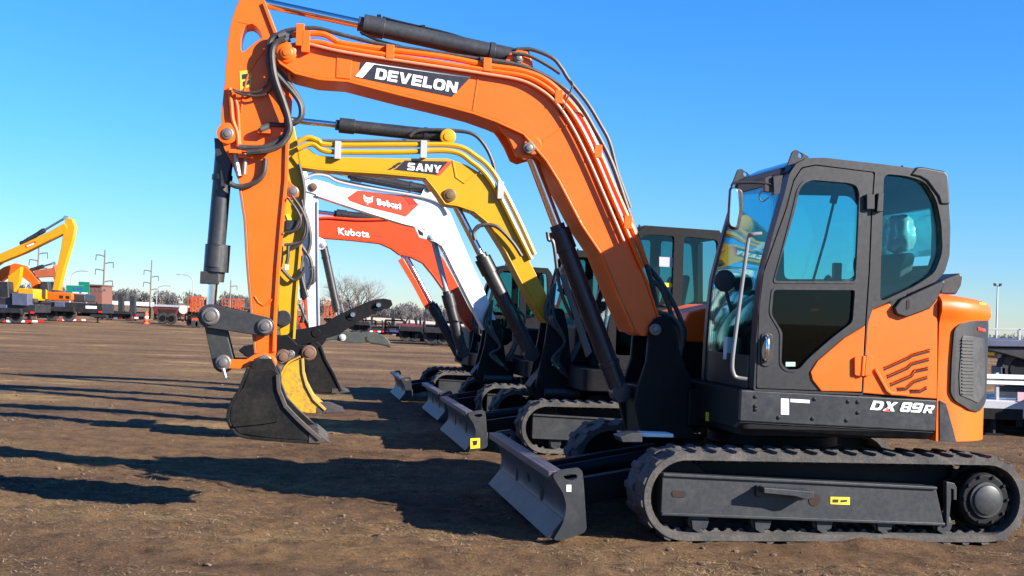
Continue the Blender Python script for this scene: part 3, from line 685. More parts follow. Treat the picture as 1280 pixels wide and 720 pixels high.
# arm cylinder on the boom
hydraulic(ex, 'arm_cylinder', P(650, 73, 0), P(312, 0, 0), .068, .036, .585)
along('478,22 500,28 560,42 610,58 632,62', -.01, .012, DARK, 'cylinder_pipe')
along('450,40 478,52 560,70 640,76', .05, .009, DARK, 'cylinder_pipe')
for x, y in ((475, 27), (530, 40), (618, 62)):
    p = P(x, y, 0); MB().beam(p + Vector((0, 0, -.09)), p + Vector((.01, 0, .05)), .03, .03).build('cylinder_clamp', DARK, ex)
br_ = MB(); br_.prism(K.xz('628,80 634,70 645,66 656,68 662,80 664,92', 0), .075, .11); br_.prism(K.xz('628,80 634,70 645,66 656,68 662,80 664,92', 0), -.11, -.075); br_.build('cylinder_bracket', ORANGE, boom, bevel=.006)
pinhead('pivot_pin', K, 648, 73, .11, .04, .02, boom)
# boom cylinder
A_, B_ = P(775, 490, 0), P(660, 186, 0)
hydraulic(ex, 'boom_cylinder', A_, B_, .072, .04, .665, paint('blue_black_barrel', (.014, .016, .024), .35, .08))
along('684,290 686,300 692,305 700,360 716,400', .1, .014, CYLGREY, 'cylinder_pipe', ex)
cg = MB(); cg.prism(K.xz('697,335 703,333 740,440 733,447', .12), .10, .13); cg.build('cylinder_guard', CYLGREY, ex, bevel=.004)
for a_, Y_ in (('812,350 826,360 840,395 846,425 838,440', .1), ('816,340 838,372 852,405 850,432 836,446', .06), ('806,330 826,352 846,388 856,420 842,450', -.02), ('820,390 842,398 852,420 846,455 830,470', .16)):
    hose(K, a_, Y_, .019, ex)
# ---- stick
SW = .12
sk_ = MB()
stick = '296,6 303,-8 326,-12 332,3 346,40 362,80 366,110 364,145 361,185 360,225 355,275 350,335 346,400 345,440 342,456 332,466 324,460 321,442 318,412 311,330 308,275 302,236 288,200 280,186 276,172 277,140 281,100 285,50 289,26'
hole_ = '302,43 307,31 316,30 321,34 329,46 320,52 303,66 301,60'
sk_.holed([K.xz(stick, SW), fillet(K.xz(hole_, SW), .03)], -SW, SW)
arm = sk_.build('arm', ORANGE, ex, bevel=.01)
rn = K.xz('332,3 346,40 362,80 366,110 364,145 361,185 360,225 355,275 350,335 346,400 345,440', SW); MB().strip(rn, .028 if True else 0, -SW - .02, SW + .02).build('arm_flange', ORANGE, arm, bevel=.006)
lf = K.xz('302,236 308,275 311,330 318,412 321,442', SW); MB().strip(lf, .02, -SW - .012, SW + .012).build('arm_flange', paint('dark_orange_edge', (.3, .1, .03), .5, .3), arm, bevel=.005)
MB().tube(K.V('318,370 323,378 329,382 336,379 346,367', SW), .008).build('weld_seam', ORANGE, arm, bevel=.004)
MB().tube(spline(K.V('301,140 305,115 312,90 330,64 345,55', SW), 5), .009).build('weld_seam', ORANGE, arm, bevel=.004)
decal('warning_label', K, '299.5,89 314,87 314,108 300,113', SW, paint('dull_yellow_label', (.55, .42, .05), .5), arm)
decal('label_mark', K, '303,93 311,92 311,98 303,99', SW + .003, DECALB, arm)
decal('label_mark', K, '304,102 312,100 312,105 304,108', SW + .003, DECALB, arm)
MB().lathe((P(284.5, 167, SW).x, SW, P(284.5, 167, SW).z), [(-.01, .075), (.025, .075), (.03, .05)]).build('pin_boss', ORANGE, arm)
pinhead('pivot_pin', K, 284.5, 167, SW + .03, .042, .012, arm)
lug = MB(); lug.prism(fillet(K.xz('359,222 366,230 374,236 374,243 366,248 356,246 354,238', SW), .02), -.07, .07); lug.build('thumb_lug', ORANGE, arm, bevel=.006)
pinhead('pivot_pin', K, 366, 239, .07, .04, .012, arm)
# arm pipes and hoses
along('287,110 289,130 291,150 297,168 298,195', SW + .02, .016, ORANGE, par=arm)
along('293,118 297,135 299,165 301,195', SW + .02, .012, ORANGE, par=arm)
H_ = [('352,44 343,45 337,55 336,75 341,100 351,128 359,150 358,166 345,178 325,185 298,184', .06, .03),
      ('356,49 346,53 341,62 341,78 345,100 354,125 361,148 362,165 352,180 335,188 308,191', .10, .03),
      ('343,90 352,100 366,116 375,130 376,145 368,153 358,150', .06, .026),
      ('344,84 356,98 371,118 378,134 376,148 364,156 352,156 336,156 329,162', .02, .024),
      ('337,98 332,108 320,115 300,115 291,111', .05, .013),
      ('340,108 335,116 322,120 303,118 293,114', .06, .013),
      ('365,245 377,262 384,282 380,300 366,305 355,306', .0, .015),
      ('360,247 372,264 376,276 371,287 356,291', .03, .013)]
for a_, dy_, r_ in H_: hose(K, a_, SW + dy_, r_ * .72, arm)
hose(K, '332,198 330,215 322,226 308,232 296,233 287,229', SW + .03, .019, arm)
hose(K, '294,186 296,205 299,220', SW + .03, .02, arm, mat=paint('steel_fitting', (.4, .36, .32), .4, .3, metal=.6))
hose(K, '306,192 306,205 305,218', SW + .03, .018, arm, mat=STEEL)
for x, y in ((294, 190), (330, 165), (306, 196)): clamp(K, x, y, SW + .02, .09, .03, arm, ORANGE)
for x, y in ((352, 44), (356, 50), (330, 160), (361, 44)): MB().cyl(P(x - 4, y + 2, SW + .06), P(x + 6, y - 2, SW + .06), .026, n=10).build('hose_fitting', STEEL, arm)
# ---- bucket cylinder, links
hydraulic(ex, 'bucket_cylinder', P(281, 185, .02), P(263, 393, .02), .066, .034, .71)
cbp = MB(); cbp.prism(K.xz('268,173 288,176 290,205 282,235 276,238 275,205 270,200', .06), -.1, .1)
cbp.build('cylinder_mount', BLACK, ex, bevel=.008)
p1, p2 = P(272.5, 306, 0), P(270, 340, 0); MB().lathe((0, 0, 0), [(0, .001), (0, .09), ((p2 - p1).length, .09), ((p2 - p1).length, .001)], axis='Z').build('cylinder_gland', CYLGREY, ex)
o = bpy.data.objects[[x.name for x in COL.objects if x.name.startswith('cylinder_gland')][-1]]; o.matrix_local = Matrix.Translation(p1) @ (p2 - p1).to_track_quat('Z', 'Y').to_matrix().to_4x4()
p3 = P(268.5, 352, 0); MB().cyl(p2 + Vector((0, 0, .01)), p3, .065).box(p3.x - .03, p3.x + .1, -.03, .07, p3.z - .02, p3.z + .07).build('rod_seal', LINK, ex, bevel=.004)
def link(name, a, b, ra, rb, y0, y1, mat, par):
    a = Vector(a); b = Vector(b); d = (b - a); t = math.atan2(d.y, d.x); poly = []
    for k in range(11): q = t + math.pi / 2 + math.pi * k / 10; poly.append((a.x + math.cos(q) * ra, a.y + math.sin(q) * ra))
    for k in range(11): q = t - math.pi / 2 + math.pi * k / 10; poly.append((b.x + math.cos(q) * rb, b.y + math.sin(q) * rb))
    return MB().prism(poly, y0, y1).build(name, mat, par, bevel=.006)
def X2(px, py, Y): p = P(px, py, Y); return (p.x, p.z)
LY = SW + .03
for sg in (1, -1):
    y0_, y1_ = sorted((sg * LY, sg * (LY + .04)))
    link('guide_link', X2(263, 395, LY), X2(331, 408, LY), .085, .07, y0_, y1_, LINK, ex)
    y0_, y1_ = sorted((sg * (LY - .06), sg * (LY - .01)))
    link('bucket_link', X2(266, 398, LY), X2(279, 453, LY), .07, .075, y0_, y1_, LINK, ex)
for x, y in ((263, 395), (331, 408), (279, 453), (331, 453)): pinhead('link_pin', K, x, y, LY + .04, .055 if x != 263 else .064, .022, ex)
qc = MB(); cp = K.xz('276,447 290,449 308,449 318,443 330,440 342,445 346,455 342,464 326,462 318,457 300,461 276,460', LY)
for sg in (1, -1): qc.prism(cp, *sorted((sg * (LY - .005), sg * (LY + .03))))
qc.prism(K.xz('325,464 340,464 342,471 328,470', LY), -LY, LY + .02)
qc.build('bucket_coupler', ORANGE, ex, bevel=.006)
for x, y in ((280, 466), (335, 462)): MB().tube([P(x - 1, y - 5, LY + .07), P(x + 3, y + 8, LY + .08)], .014).build('locking_pin', CHROME, ex)
# ---- bucket
def bucket(root, rig, side, back, lip, bw, mat, s=1.0, teeth=5, tip=None, matlip=None, name='bucket'):
    b = MB(); sp_ = rig.xz(side, bw)
    for sg in (1, -1): b.prism(sp_, *sorted((sg * bw, sg * (bw - .025 * s))))
    bk = [(p[0], p[2]) for p in spline([Vector((x, 0, z)) for x, z in rig.xz(back, bw)], 5)]
    b.strip(bk, .022 * s, -bw + .002, bw - .002)
    bu = b.build(name, mat, root, bevel=.005)
    lq = rig.xz(lip, bw)
    for sg in (1, -1): MB().strip(lq, .03 * s, *sorted((sg * (bw - .012), sg * (bw + .02)))).build('side_cutter', matlip or mat, bu, bevel=.004)
    if tip:
        a, c = [rig.P(x, y, bw) for x, y in pts(tip)]
        for k in range(teeth):
            y = -bw + .03 + (2 * bw - .06) * k / (teeth - 1); d = (c - a)
            MB().prism([(a.x - d.x * .3, a.z + .03 * s), (a.x + d.x * .3, a.z + .045 * s), (c.x, c.z), (a.x + d.x * .2, a.z - .03 * s), (a.x - d.x * .3, a.z - .03 * s)], y - .035 * s, y + .035 * s).build('bucket_tooth', DIRTY, bu, bevel=.005)
    return bu
bk = bucket(ex, K, '312,462 304,484 295,496 289,509 287,525 291,534 299,542 335,547.5 372,550 398,551 404,548 386,534 372,521 358,506 350,485 349,468 344,462',
            '312,460 302,486 291,505 287,524 299,542 335,547.5 400,552', '350,468 351,486 359,506 373,521 387,534 402,547', .36, BUCKET, tip='392,549 413,553', matlip=DIRTY)
MB().strip(K.xz('291,531 330,527 348,524', .36), .016, .355, .375).build('wear_rib', BUCKET, bk, bevel=.004)
for y0_ in (.2, -.24): MB().prism(K.xz('318,448 340,448 350,468 350,490 312,490 300,486', .2), y0_, y0_ + .04).build('bucket_ear', BUCKET, bk, bevel=.006)
MB().prism(K.xz('803,541 842,542.5 842,547 803,546', .7), .55, .7).build('foot_plate', STICKW, ex, bevel=.004)
MB().prism(K.xz('775,546 790,541 803,541 803,553 778,553', .8), .6, .8).build('foot_plate', FRAME, ex, bevel=.006)

# ================================================================== THE OTHER MACHINES OF THE ROW
def terrain(x, y):
    D = max(y, 1.0); u = x / D; t = max(0, min(1, (D - 75) / 150)); t = t * t * (3 - 2 * t)
    return -D * max(0, min(.011, .0007 + .026 * (u + .286))) * t
def far_matrix(px, py, s, Wm):
    g = ground_at(px, py); M = Matrix.Rotation(R(180 + YAW), 4, 'Z')
    return Matrix.Translation(g - (M @ Vector((1.96 * s, Wm, 0)))) @ M
def sc_xz(poly, s, dx=0): return [(x * s + dx, z * s) for x, z in poly]
def plain_cab(root, rig, s, Wm, roof_px, mat, zb, notice=None):
    """a cab with upright frame, windows all round and a seat; ROOF_PX = sight line to its front roof corner"""
    yn, yf = Wm - .04, Wm - .04 - 1.0 * s
    p = rig.P(*roof_px, yn); xt, z1 = p.x, p.z; xb = xt + .30 * s; xr = xt - 1.12 * s; z0 = zb
    h = z1 - z0; L = lambda a, b: (a, b)
    side = fillet([(xb, z0), (xb + .01, z0 + .3 * h), (xt + .03, z1 - .1 * s), (xt - .1 * s, z1), (xr + .1 * s, z1 - .02), (xr, z1 - .15 * s), (xr - .03, z0 + .45 * h), (xr + .1 * s, z0)], .06)
    xm = xt - .52 * s
    win = fillet([(xb - .08, z0 + .44 * h), (xb - .1, z0 + .5 * h), (xt - .02, z1 - .17 * s), (xt - .1 * s, z1 - .1 * s), (xm + .06, z1 - .1 * s), (xm + .06, z0 + .44 * h)], .04)
    lw = fillet([(xb - .08, z0 + .1 * h), (xb - .08, z0 + .4 * h), (xm + .06, z0 + .4 * h), (xm + .06, z0 + .22 * h), (xm + .25, z0 + .1 * h)], .04)
    qt = fillet([(xm - .05, z0 + .4 * h), (xm - .05, z1 - .1 * s), (xr + .13 * s, z1 - .12 * s), (xr + .06 * s, z0 + .5 * h)], .05)
    c = MB()
    for y0, y1 in ((yn - .07, yn), (yf, yf + .07)): c.holed([side, win, lw, qt], y0, y1)
    c.prism([(xt + .02, z1 - .07 * s), (xt - .1 * s, z1 + .01), (xr + .1 * s, z1 - .005), (xr + .02, z1 - .1 * s)], yf + .04, yn - .04)
    c.prism([(xb - .02, z0), (xb - .02, z0 + .12 * h), (xb - .08, z0 + .12 * h), (xb - .08, z0)], yf + .05, yn - .05)
    c.prism([(xr - .02, z0), (xr - .02, z0 + .5 * h), (xr + .05, z0 + .5 * h), (xr + .05, z0)], yf + .05, yn - .05)
    for ya, yb in ((yn - .13, yn - .05), (yf + .05, yf + .13)): c.beam((xr + .03, (ya + yb) / 2, z0 + .5 * h), (xr + .05, (ya + yb) / 2, z1 - .1), .08, .06)
    cab = c.build('cab', mat, root, bevel=.012)
    for q in (win, lw, qt):
        MB().prism(q, yn - .04, yn - .034).build('cab_window', GLASSFAR, cab); MB().prism(q, yf + .034, yf + .04).build('cab_window', GLASSFAR, cab)
    MB().strip([(xb - .03, z0 + .14 * h), (xb - .02, z0 + .3 * h), (xt + .0, z1 - .12 * s)], .008, yf + .06, yn - .06).build('windshield', GLASSFAR, cab)
    MB().prism(fillet([(xm, z0 + .2), (xm + .45, z0 + .25), (xm + .45, z0 + .42), (xm + .1, z0 + .42), (xm - .1, z0 + 1.15 * s), (xm - .22, z0 + 1.15 * s), (xm - .1, z0 + .4)], .05), (yn + yf) / 2 - .25, (yn + yf) / 2 + .25).build('operator_seat', SEATM, cab, bevel=.03)
    MB().tube(spline([(xb + .0, yn, z0 + .3), (xb + .06, yn + .03, z0 + .4), (xb - .02, yn + .03, z0 + .75 * h), (xb - .12, yn, z0 + .8 * h)], 5), .014).build('grab_handle', BLACK, cab)
    if notice:
        decal('yellow_sticker', rig, notice[0], yn - .03, STICKY, cab); decal('grey_notice', rig, notice[1], yn - .03, SILVER, cab)
    MB().tube([(xt - .2, yf + .3, z1), (xt - .2, yf + .3, z1 + .06)], .015).build('roof_stud', BLACK, cab)
    return cab, (xb, xr, z0, z1)
def far_machine(label, blade_px, s, Wm, paintm, roof_px, cabm=None, blade_mat=None, notice=None):
    M = far_matrix(*blade_px, s, Wm); rig = Rig(M)
    root = thing('excavator', label, 'excavator', M, GRP)
    fp_ = sc_xz(fpoly, s); xf, xr = XF * s, XR * s
    undercarriage(root, s, Wm, xf, xr, fp_, .42)
    dx = 1.96 * s - front[-1][0] * s
    dozer_blade(root, s, sc_xz(front, s, dx), Wm + .02, [sc_xz(q, s, dx) for q in plate], .7 * s, .4 * s, blade_mat)
    z0, z1 = .74 * s, 1.0 * s
    MB().slab(fillet([(.62 * s, Wm - .04), (.62 * s, -Wm + .04), (-1.0 * s, -Wm + .04), (-1.0 * s, Wm - .04)], .12), z0, z1).build('upper_deck', DARK, root, bevel=.015)
    pl = []
    for k in range(21):
        t = math.pi * k / 20; pl.append((-.75 * s - abs(math.sin(t)) ** .7 * .55 * s, math.cos(t) * (Wm - .06)))
    pl = [(-.45 * s, Wm - .06)] + pl + [(-.45 * s, -Wm + .06)]
    MB().slab(pl, z0, 1.72 * s).build('engine_housing', paintm, root, bevel=.05, seg=3)
    MB().slab(fillet([(.45 * s, 0.0), (.45 * s, -Wm + .08), (-.45 * s, -Wm + .08), (-.45 * s, 0.0)], .1), z1, 1.5 * s).build('tank_cover', DARK, root, bevel=.04)
    cab, dims = plain_cab(root, rig, s, Wm, roof_px, cabm or CABDARK, z1 + .003, notice)
    return root, rig, s
def far_boom(root, rig, bw, poly, lower, mat, pipes=(), pr=.02, pmat=None):
    b = MB().prism(rig.xz(poly, bw), -bw, bw); ln = rig.xz(lower, bw)
    b.strip(ln, .02 if ln[0][0] > ln[-1][0] else -.02, -bw - .016, bw + .016); bo = b.build('boom', mat, root, bevel=.008)
    for k, a in enumerate(pipes): MB().tube(spline(rig.V(a, bw + .02), 6), pr, 8).build('hydraulic_pipe', pmat or mat, bo)
    return bo
def swing_post(root, rig, px, s, w=.2):
    p = rig.P(*px, 0); q = [(p.x + .06, p.z + .12), (p.x - .1, p.z + .12), (p.x - .16, p.z - .1), (p.x - .22, .95 * s), (p.x - .3, .55 * s), (p.x + .12, .55 * s), (p.x + .2, .72 * s), (p.x + .1, p.z - .25)]
    b = MB()
    for y0, y1 in ((w - .02, w + .05), (-w - .05, -w + .02)): b.prism(fillet(q, .05), y0, y1)
    b.prism(fillet([(p.x - .35, .95 * s), (p.x - .35, .55 * s), (p.x + .12, .55 * s), (p.x + .25, .72 * s), (p.x + .1, .95 * s)], .03), -w + .02, w - .02)
    o = b.build('swing_post', DARK, root, bevel=.012); pinhead('pivot_pin', rig, px[0], px[1], w + .05, .05, .02, o)
    for k in range(3):
        MB().tube(spline([(p.x - .25, w + .06 + .03 * k, .8 * s), (p.x - .05 + .04 * k, w + .09 + .03 * k, 1.05 * s), (p.x - .12, w + .08, p.z - .25), (p.x + .02 + .05 * k, w + .06, p.z + .05), (p.x + .0, w - .02, p.z + .4)], 6), .02).build('hydraulic_hose', HOSE, o)
    MB().cyl((p.x - .3, w + .12, .66 * s), (p.x + .1, w + .1, .66 * s), .055).build('swing_cylinder', CYLGREY, o)
    # hoses that loop from the post to the boom
    for k in range(4):
        y = -.12 + .08 * k
        MB().tube(spline([(p.x - .1, y, p.z + .35), (p.x - .32 - .05 * k, y, p.z + .2), (p.x - .4, y, p.z - .15), (p.x - .25, y, p.z - .5)], 6), .022).build('hydraulic_hose', HOSE, o)
    return o

# ---- yellow machine
ys, K2, s2 = far_machine('yellow excavator with grey cab, its bucket worn yellow, second of the row', (583, 567), .93, 1.12, YELLOW, (797, 282), notice=('825,353 851,355 851,360 825,358', '824,321 844,322 844,334 824,333'))
b2 = .15
yl = '684,403 672,388 650,347 632,312 610,277 593,263 572,256 557,254 546,238 532,221 480,216 400,211 372,207'
yb = far_boom(ys, K2, b2, '364,196 372,188 386,186 396,194 420,196 500,198 560,198 585,207 606,220 624,246 645,290 664,330 690,382 ' + yl, yl, YELLOW,
              ['372,178 385,172 398,176 412,181 500,181 568,182 596,196 614,212 630,238 650,278 668,318', '372,186 390,180 404,188 425,190 500,190 564,189 590,203 608,219 624,244 645,286 664,324'], .03)
for x, y in ((422, 188), (529, 187), (625, 238)):
    clamp(K2, x, y, b2 + .02, .07, .2, yb, SILVER)
along2 = lambda a, Y, r, mt, nm='hydraulic_pipe': MB().tube(spline(K2.V(a, Y), 6), r, 8).build(nm, mt, yb)
along2('372,174 420,176 500,176 566,178', b2 - .1, .018, STEEL)
along2('512,170 524,163 560,163 590,167 606,182 616,203 620,222', b2 - .05, .022, HOSE, 'hydraulic_hose')
along2('593,288 600,282 620,283 640,302 652,320', b2 + .06, .022, HOSE, 'hydraulic_hose')
along2('594,300 592,290 600,282', b2 + .06, .022, HOSE, 'hydraulic_hose')
decal('name_plate', K2, '496,210 506,200.5 566,202 549,219 492,212', b2, DECALB, yb)
decal('red_slash', K2, '560,202 566,202 550,219 545,218.5', b2 + .003, DECALR, yb)
for q in ('489,210 493,206 498,206 494,210', '494,206 498,203 503,203 499,206', '484,212 488,210 492,210 489,212'): decal('chequer_mark', K2, q, b2 + .003, DECALB, yb)
block_lettering('brand_lettering', 'SANY', K2, (509, 212.5), (551, 216), (510, 203.3), b2 + .004, DECALW, yb, .14)
MB().strip(K2.xz('567,200 571,221 580,228 600,213', b2), .02, b2 - .004, b2 + .008).build('weld_seam', YELLOW, yb, bevel=.004)
pinhead('pivot_pin', K2, 562, 244, b2 + .01, .075, .02, yb, paint('bronze_pin', (.12, .07, .02), .5))
pinhead('pivot_pin', K2, 560, 171, b2 - .02, .09, .02, yb, YELLOW)
hydraulic(ys, 'arm_cylinder', K2.P(558, 171, 0), K2.P(345, 148, 0), .075, .036, .63, BLACK)
hydraulic(ys, 'boom_cylinder', K2.P(664, 442, 0), K2.P(566, 250, 0), .085, .043, .62, BLACK)
swing_post(ys, K2, (688, 398), s2)
ya = '340,158 352,140 366,148 374,190 379,225 380,262 378,300 372,372 369,424 358,430 350,420 346,370 345,300 343,240 338,190'
arm2 = MB().prism(K2.xz(ya, .12), -.12, .12).build('arm', YELLOW, ys, bevel=.012)
MB().strip(K2.xz('374,190 379,225 380,262 378,300 372,372 369,424', .12), .03, -.15, .15).build('arm_flange', YELLOW, arm2, bevel=.005)
decal('warning_label', K2, '357,268 362,268 366,276 366,283 360,276', .13, STICKY, arm2)
MB().box(K2.P(366, 283, .14).x - .05, K2.P(357, 277, .14).x, .12, .16, K2.P(360, 288, .14).z, K2.P(360, 275, .14).z).build('valve_block', BLACK, arm2, bevel=.01)
decal('white_sticker', K2, '356,331 361,331 361,337 356,337', .122, STICKW, arm2)
for a_ in ('374,205 380,235 378,262 370,285 360,292', '352,336 366,350 376,344 381,334', '377,250 382,275 378,300 364,312', '360,304 360,320 358,330'): hose(K2, a_, .18, .02, arm2)
b_ = MB(); b_.cyl(K2.P(354, 398, .1), K2.P(354, 398, .2), .09); b_.beam(K2.P(345, 402, .05), K2.P(368, 395, .05), .12); b_.build('guide_link', BLACK, ys, bevel=.01)
MB().prism(K2.xz('298,438 304,433 322,430 330,438 340,420 360,418 372,430 385,432 394,440 388,447 372,452 352,455 330,446 308,446', .1), -.16, .16).build('bucket_linkage', DARK, ys, bevel=.015)
pinhead('link_pin', K2, 354, 446, .16, .085, .03, ys, RUSTLIP); pinhead('link_pin', K2, 386, 441, .16, .085, .03, ys, RUSTLIP); pinhead('link_pin', K2, 363, 443, .16, .05, .02, ys)
bucket(ys, K2, '380,447 366,452 358,458 352,472 350,486 353,506 357,514 400,515.5 404,513 393,498 384,480 380,464 380,452', '376,447 362,454 354,466 350,484 354,508 402,515', '380,448 381,466 385,481 394,498 408,511', .36, BUCKETY, tip='404,513 432,515', matlip=paint('yellow_lip', (.5, .3, .04), .6, .6), teeth=5)
th = MB(); tq = K2.xz('358,420 366,413 380,411 406,406 418,397 432,390 452,381 468,375 480,373 489,375 491,381 486,386 480,386 477,389 472,389 469,393 464,393 461,397 456,397 452,401 447,402 443,407 436,410 424,418 408,423 394,427 372,432 362,430', .14)
for y0, y1 in ((.09, .14), (-.14, -.09)): th.holed([tq], y0, y1)
th.cyl(K2.P(471, 383, -.12), K2.P(471, 383, .15), .05); th.cyl(K2.P(438, 395, -.12), K2.P(438, 395, .15), .05); th.cyl(K2.P(395, 416, -.12), K2.P(395, 416, .15), .05)
th.build('bucket_thumb', DARK, ys, bevel=.006)
pinhead('link_pin', K2, 441, 393, .14, .03, .03, ys, CHROME); pinhead('link_pin', K2, 473, 381, .14, .03, .03, ys, CHROME)
decal('warning_label', K2, '588,548 600,547.5 600,560 588,561', 1.12 + .055, STICKY, ys); decal('label_mark', K2, '591,551 597,550.5 596,556 592,557', 1.12 + .059, DECALB, ys)
decal('white_sticker', K2, '690,450 696,450 696,457 690,457', .27, STICKW, ys); decal('red_mark', K2, '690,450 692,450 692,455 690,455', .274, DECALR, ys)
# ---- white machine
ws, K3, s3 = far_machine('white excavator with grey cab and red name plate, third of the row', (548, 528), .86, 1.02, WHITE, (716, 313))
b3 = .13
wl = '606,412 584,368 567,334 557,313 544,294 531,285 504,278.5 459,264.5 420,251.5 395,243'
wb = far_boom(ws, K3, b3, '372,236 380,228 394,224 412,229 420,233 470,241 527,246 547,252 562,264 578,302 590,330 604,360 620,400 ' + wl, wl, WHITE,
              ['378,225 392,219 408,220 425,228 470,237 504,242 535,248 552,256 560,268'], .02, SILVER)
MB().tube(spline(K3.V('376,228 390,218 405,217 425,225 470,235 500,240 535,246', 0), 6), .02).build('hydraulic_pipe', HOSE, wb)
hx3 = '434,247 447,238 501,244.5 516,248 523,256 507,271 499,268.5 455,257.5 437,251'
decal('name_plate', K3, hx3, b3, DECALR, wb)
decal('name_plate_facet', K3, '505,246 516,248 523,256 512,256', b3 + .003, paint('deep_red_decal', (.5, .04, .02), .4), wb)
lettering('brand_lettering', 'Bobcat', K3, (469.5, 256.5), (501, 262.5), (470.5, 248), b3 + .004, DECALW, wb, .075, 0)
decal('cat_head_emblem', K3, '454.5,243 458,246.5 462.5,247.3 466.5,245 465.5,249 466,252 462,254 456.5,252.5 454,248', b3 + .004, DECALW, wb)
for q in ('456.7,248.2 459,249 458.5,250.1 457,249.6', '461.8,249.6 464.3,249.5 463.6,251 462,250.7'): decal('emblem_eye', K3, q, b3 + .007, DECALR, wb)
decal('emblem_chin', K3, '458,254.3 460.5,254.6 459.5,256.4', b3 + .004, DECALW, wb)
for y0, y1 in ((.05, .09), (-.09, -.05)): MB().prism(fillet(K3.xz('524,248 529,236 535,231.5 541,235 548,252', 0), .03), y0, y1).build('cylinder_bracket', WHITE, wb, bevel=.006)
pinhead('pivot_pin', K3, 536, 236, .09, .05, .02, wb, RUSTLIP)
hydraulic(ws, 'arm_cylinder', K3.P(533, 237, 0), K3.P(372, 206, 0), .07, .034, .585, BLACK)
MB().tube(spline(K3.V('445,222 480,229 515,235', .07), 5), .014).build('cylinder_pipe', BLACK, ws)
bq = K3.xz('518,284 526,286 541,292 552,303 554,309 545,303 536,300 524,297', b3 + .03); MB().prism(bq, b3 - .03, b3 + .03).build('cylinder_boss', WHITE, wb, bevel=.006)
pinhead('pivot_pin', K3, 540, 297, b3 + .03, .055, .02, wb, SILVER); MB().prism(K3.xz('522,286 529,291 529,295 524,293', b3 + .03), b3 + .03, b3 + .034).build('boss_slot', SLIT, wb)
hydraulic(ws, 'boom_cylinder', K3.P(578, 440, 0), K3.P(541, 297, 0), .08, .042, .5, BLACK, matr=SILVER)
pinhead('pivot_pin', K3, 391, 234, b3, .06, .02, wb, RUSTLIP)
swing_post(ws, K3, (612, 410), s3, .17)
wa = MB().prism(K3.xz('366,222 372,208 382,212 392,236 398,252 398.5,330 400,412 386,413 380,330 374,270 368,240', .11), -.11, .11).build('arm', WHITE, ws, bevel=.01)
MB().strip(K3.xz('398,252 398.5,330 400,412', .11), .025, -.13, .13).build('arm_flange', SILVER, wa, bevel=.004)
hydraulic(ws, 'thumb_cylinder', K3.P(404, 306, 0), K3.P(424, 400, 0), .055, .03, .86, BLACK)
MB().prism(fillet(K3.xz('397,296 404,299 409,306 404,312 398,312', .0), .02), -.07, .07).build('cylinder_lug', WHITE, wa, bevel=.005); pinhead('pivot_pin', K3, 404, 306, .07, .045, .02, wa, SILVER)
for a_ in ('372,300 380,312 388,325 390,345 384,362', '388,337 392,335 392,350 388,355', '378,320 376,340 384,372', '373,250 384,275 388,300 384,318'): hose(K3, a_, .16, .028, wa)
MB().prism(K3.xz('374,420 392,410 404,412 408,424 398,438 380,440', 0), -.13, .13).build('bucket_linkage', DARK, ws, bevel=.012)
bucket(ws, K3, '388,430 395,426 402,432 408,448 418,466 427,487 426,490 398,491 386,486 378,470 379,450 384,438', '392,428 384,440 378,456 380,474 388,487 400,491 420,491', '402,433 408,449 418,467 428,488', .33, BUCKET, tip='420,489 438,490', teeth=4)
MB().prism(fillet(K3.xz('402,420 414,417 430,414 448,416 466,415 478,418 486,425 489,433 480,431 462,428 446,429 430,428 416,424 404,428', .12), .05), -.12, .12).build('bucket_thumb', THUMBG, ws, bevel=.01)
MB().strip(K3.xz('459,421 459,425 464,428 478,430 488,433', .12), .02, .115, .126).build('thumb_groove', SLIT, ws); pinhead('link_pin', K3, 428, 422, .12, .05, .02, ws, SILVER)
# ---- red machine
rs, K4, s4 = far_machine('red-orange excavator with thin white lettering, farthest of the row', (500, 502), .82, .95, RED, (624, 332))
b4 = .12
rl_ = '590,414 578,398 560,368 544,345 530,328 514,320 500,317 490,309.5 475,303 440,299 401,296 385,294'
rbm = far_boom(rs, K4, b4, '384,276 392,272 410,273 450,276 505,276 524,284 540,302 556,326 570,352 584,380 601,410 ' + rl_, rl_, RED, ['388,274 410,272 450,274.5 505,274 524,280'], .022)
lettering('brand_lettering', 'Kubota', K4, (421.5, 293.5), (461.5, 297.5), (422, 284.5), b4 + .004, DECALW, rbm, .035, 0)
decal('red_slash', K4, '467,293.5 473,294.5 478,296.5 472,296', b4, paint('dark_red_decal', (.3, .03, .01), .5), rbm)
hydraulic(rs, 'arm_cylinder', K4.P(500, 277, 0), K4.P(372, 262, 0), .075, .034, .62, BLACK)
hydraulic(rs, 'boom_cylinder', K4.P(575, 446, 0), K4.P(506, 318, 0), .08, .045, .5, BLACK)
MB().strip(K4.xz('503,322 521,352 538,384', .1), .09, .09, .12).build('cylinder_guard', RED, rs, bevel=.006)
swing_post(rs, K4, (596, 410), s4, .16)
ra = MB().prism(K4.xz('372,262 382,262 390,276 393,300 392,345 396,412 384,414 377,345 374,300', .1), -.1, .1).build('arm', RED, rs, bevel=.01)
hydraulic(rs, 'bucket_cylinder', K4.P(374, 310, .05), K4.P(384, 398, .05), .065, .03, .7, BLACK)
for a_ in ('375,380 382,398 388,410', '382,388 378,402'): hose(K4, a_, .12, .03, ra)
MB().prism(K4.xz('372,398 384,390 396,405 396,420 380,424', 0), -.12, .12).build('bucket_linkage', RED, rs, bevel=.012)
bucket(rs, K4, '384,424 396,420 402,430 408,448 416,466 412,470 392,470 382,460 378,444', '388,422 380,440 380,458 392,470 412,470', '402,431 408,449 416,467', .3, BUCKET, teeth=4)

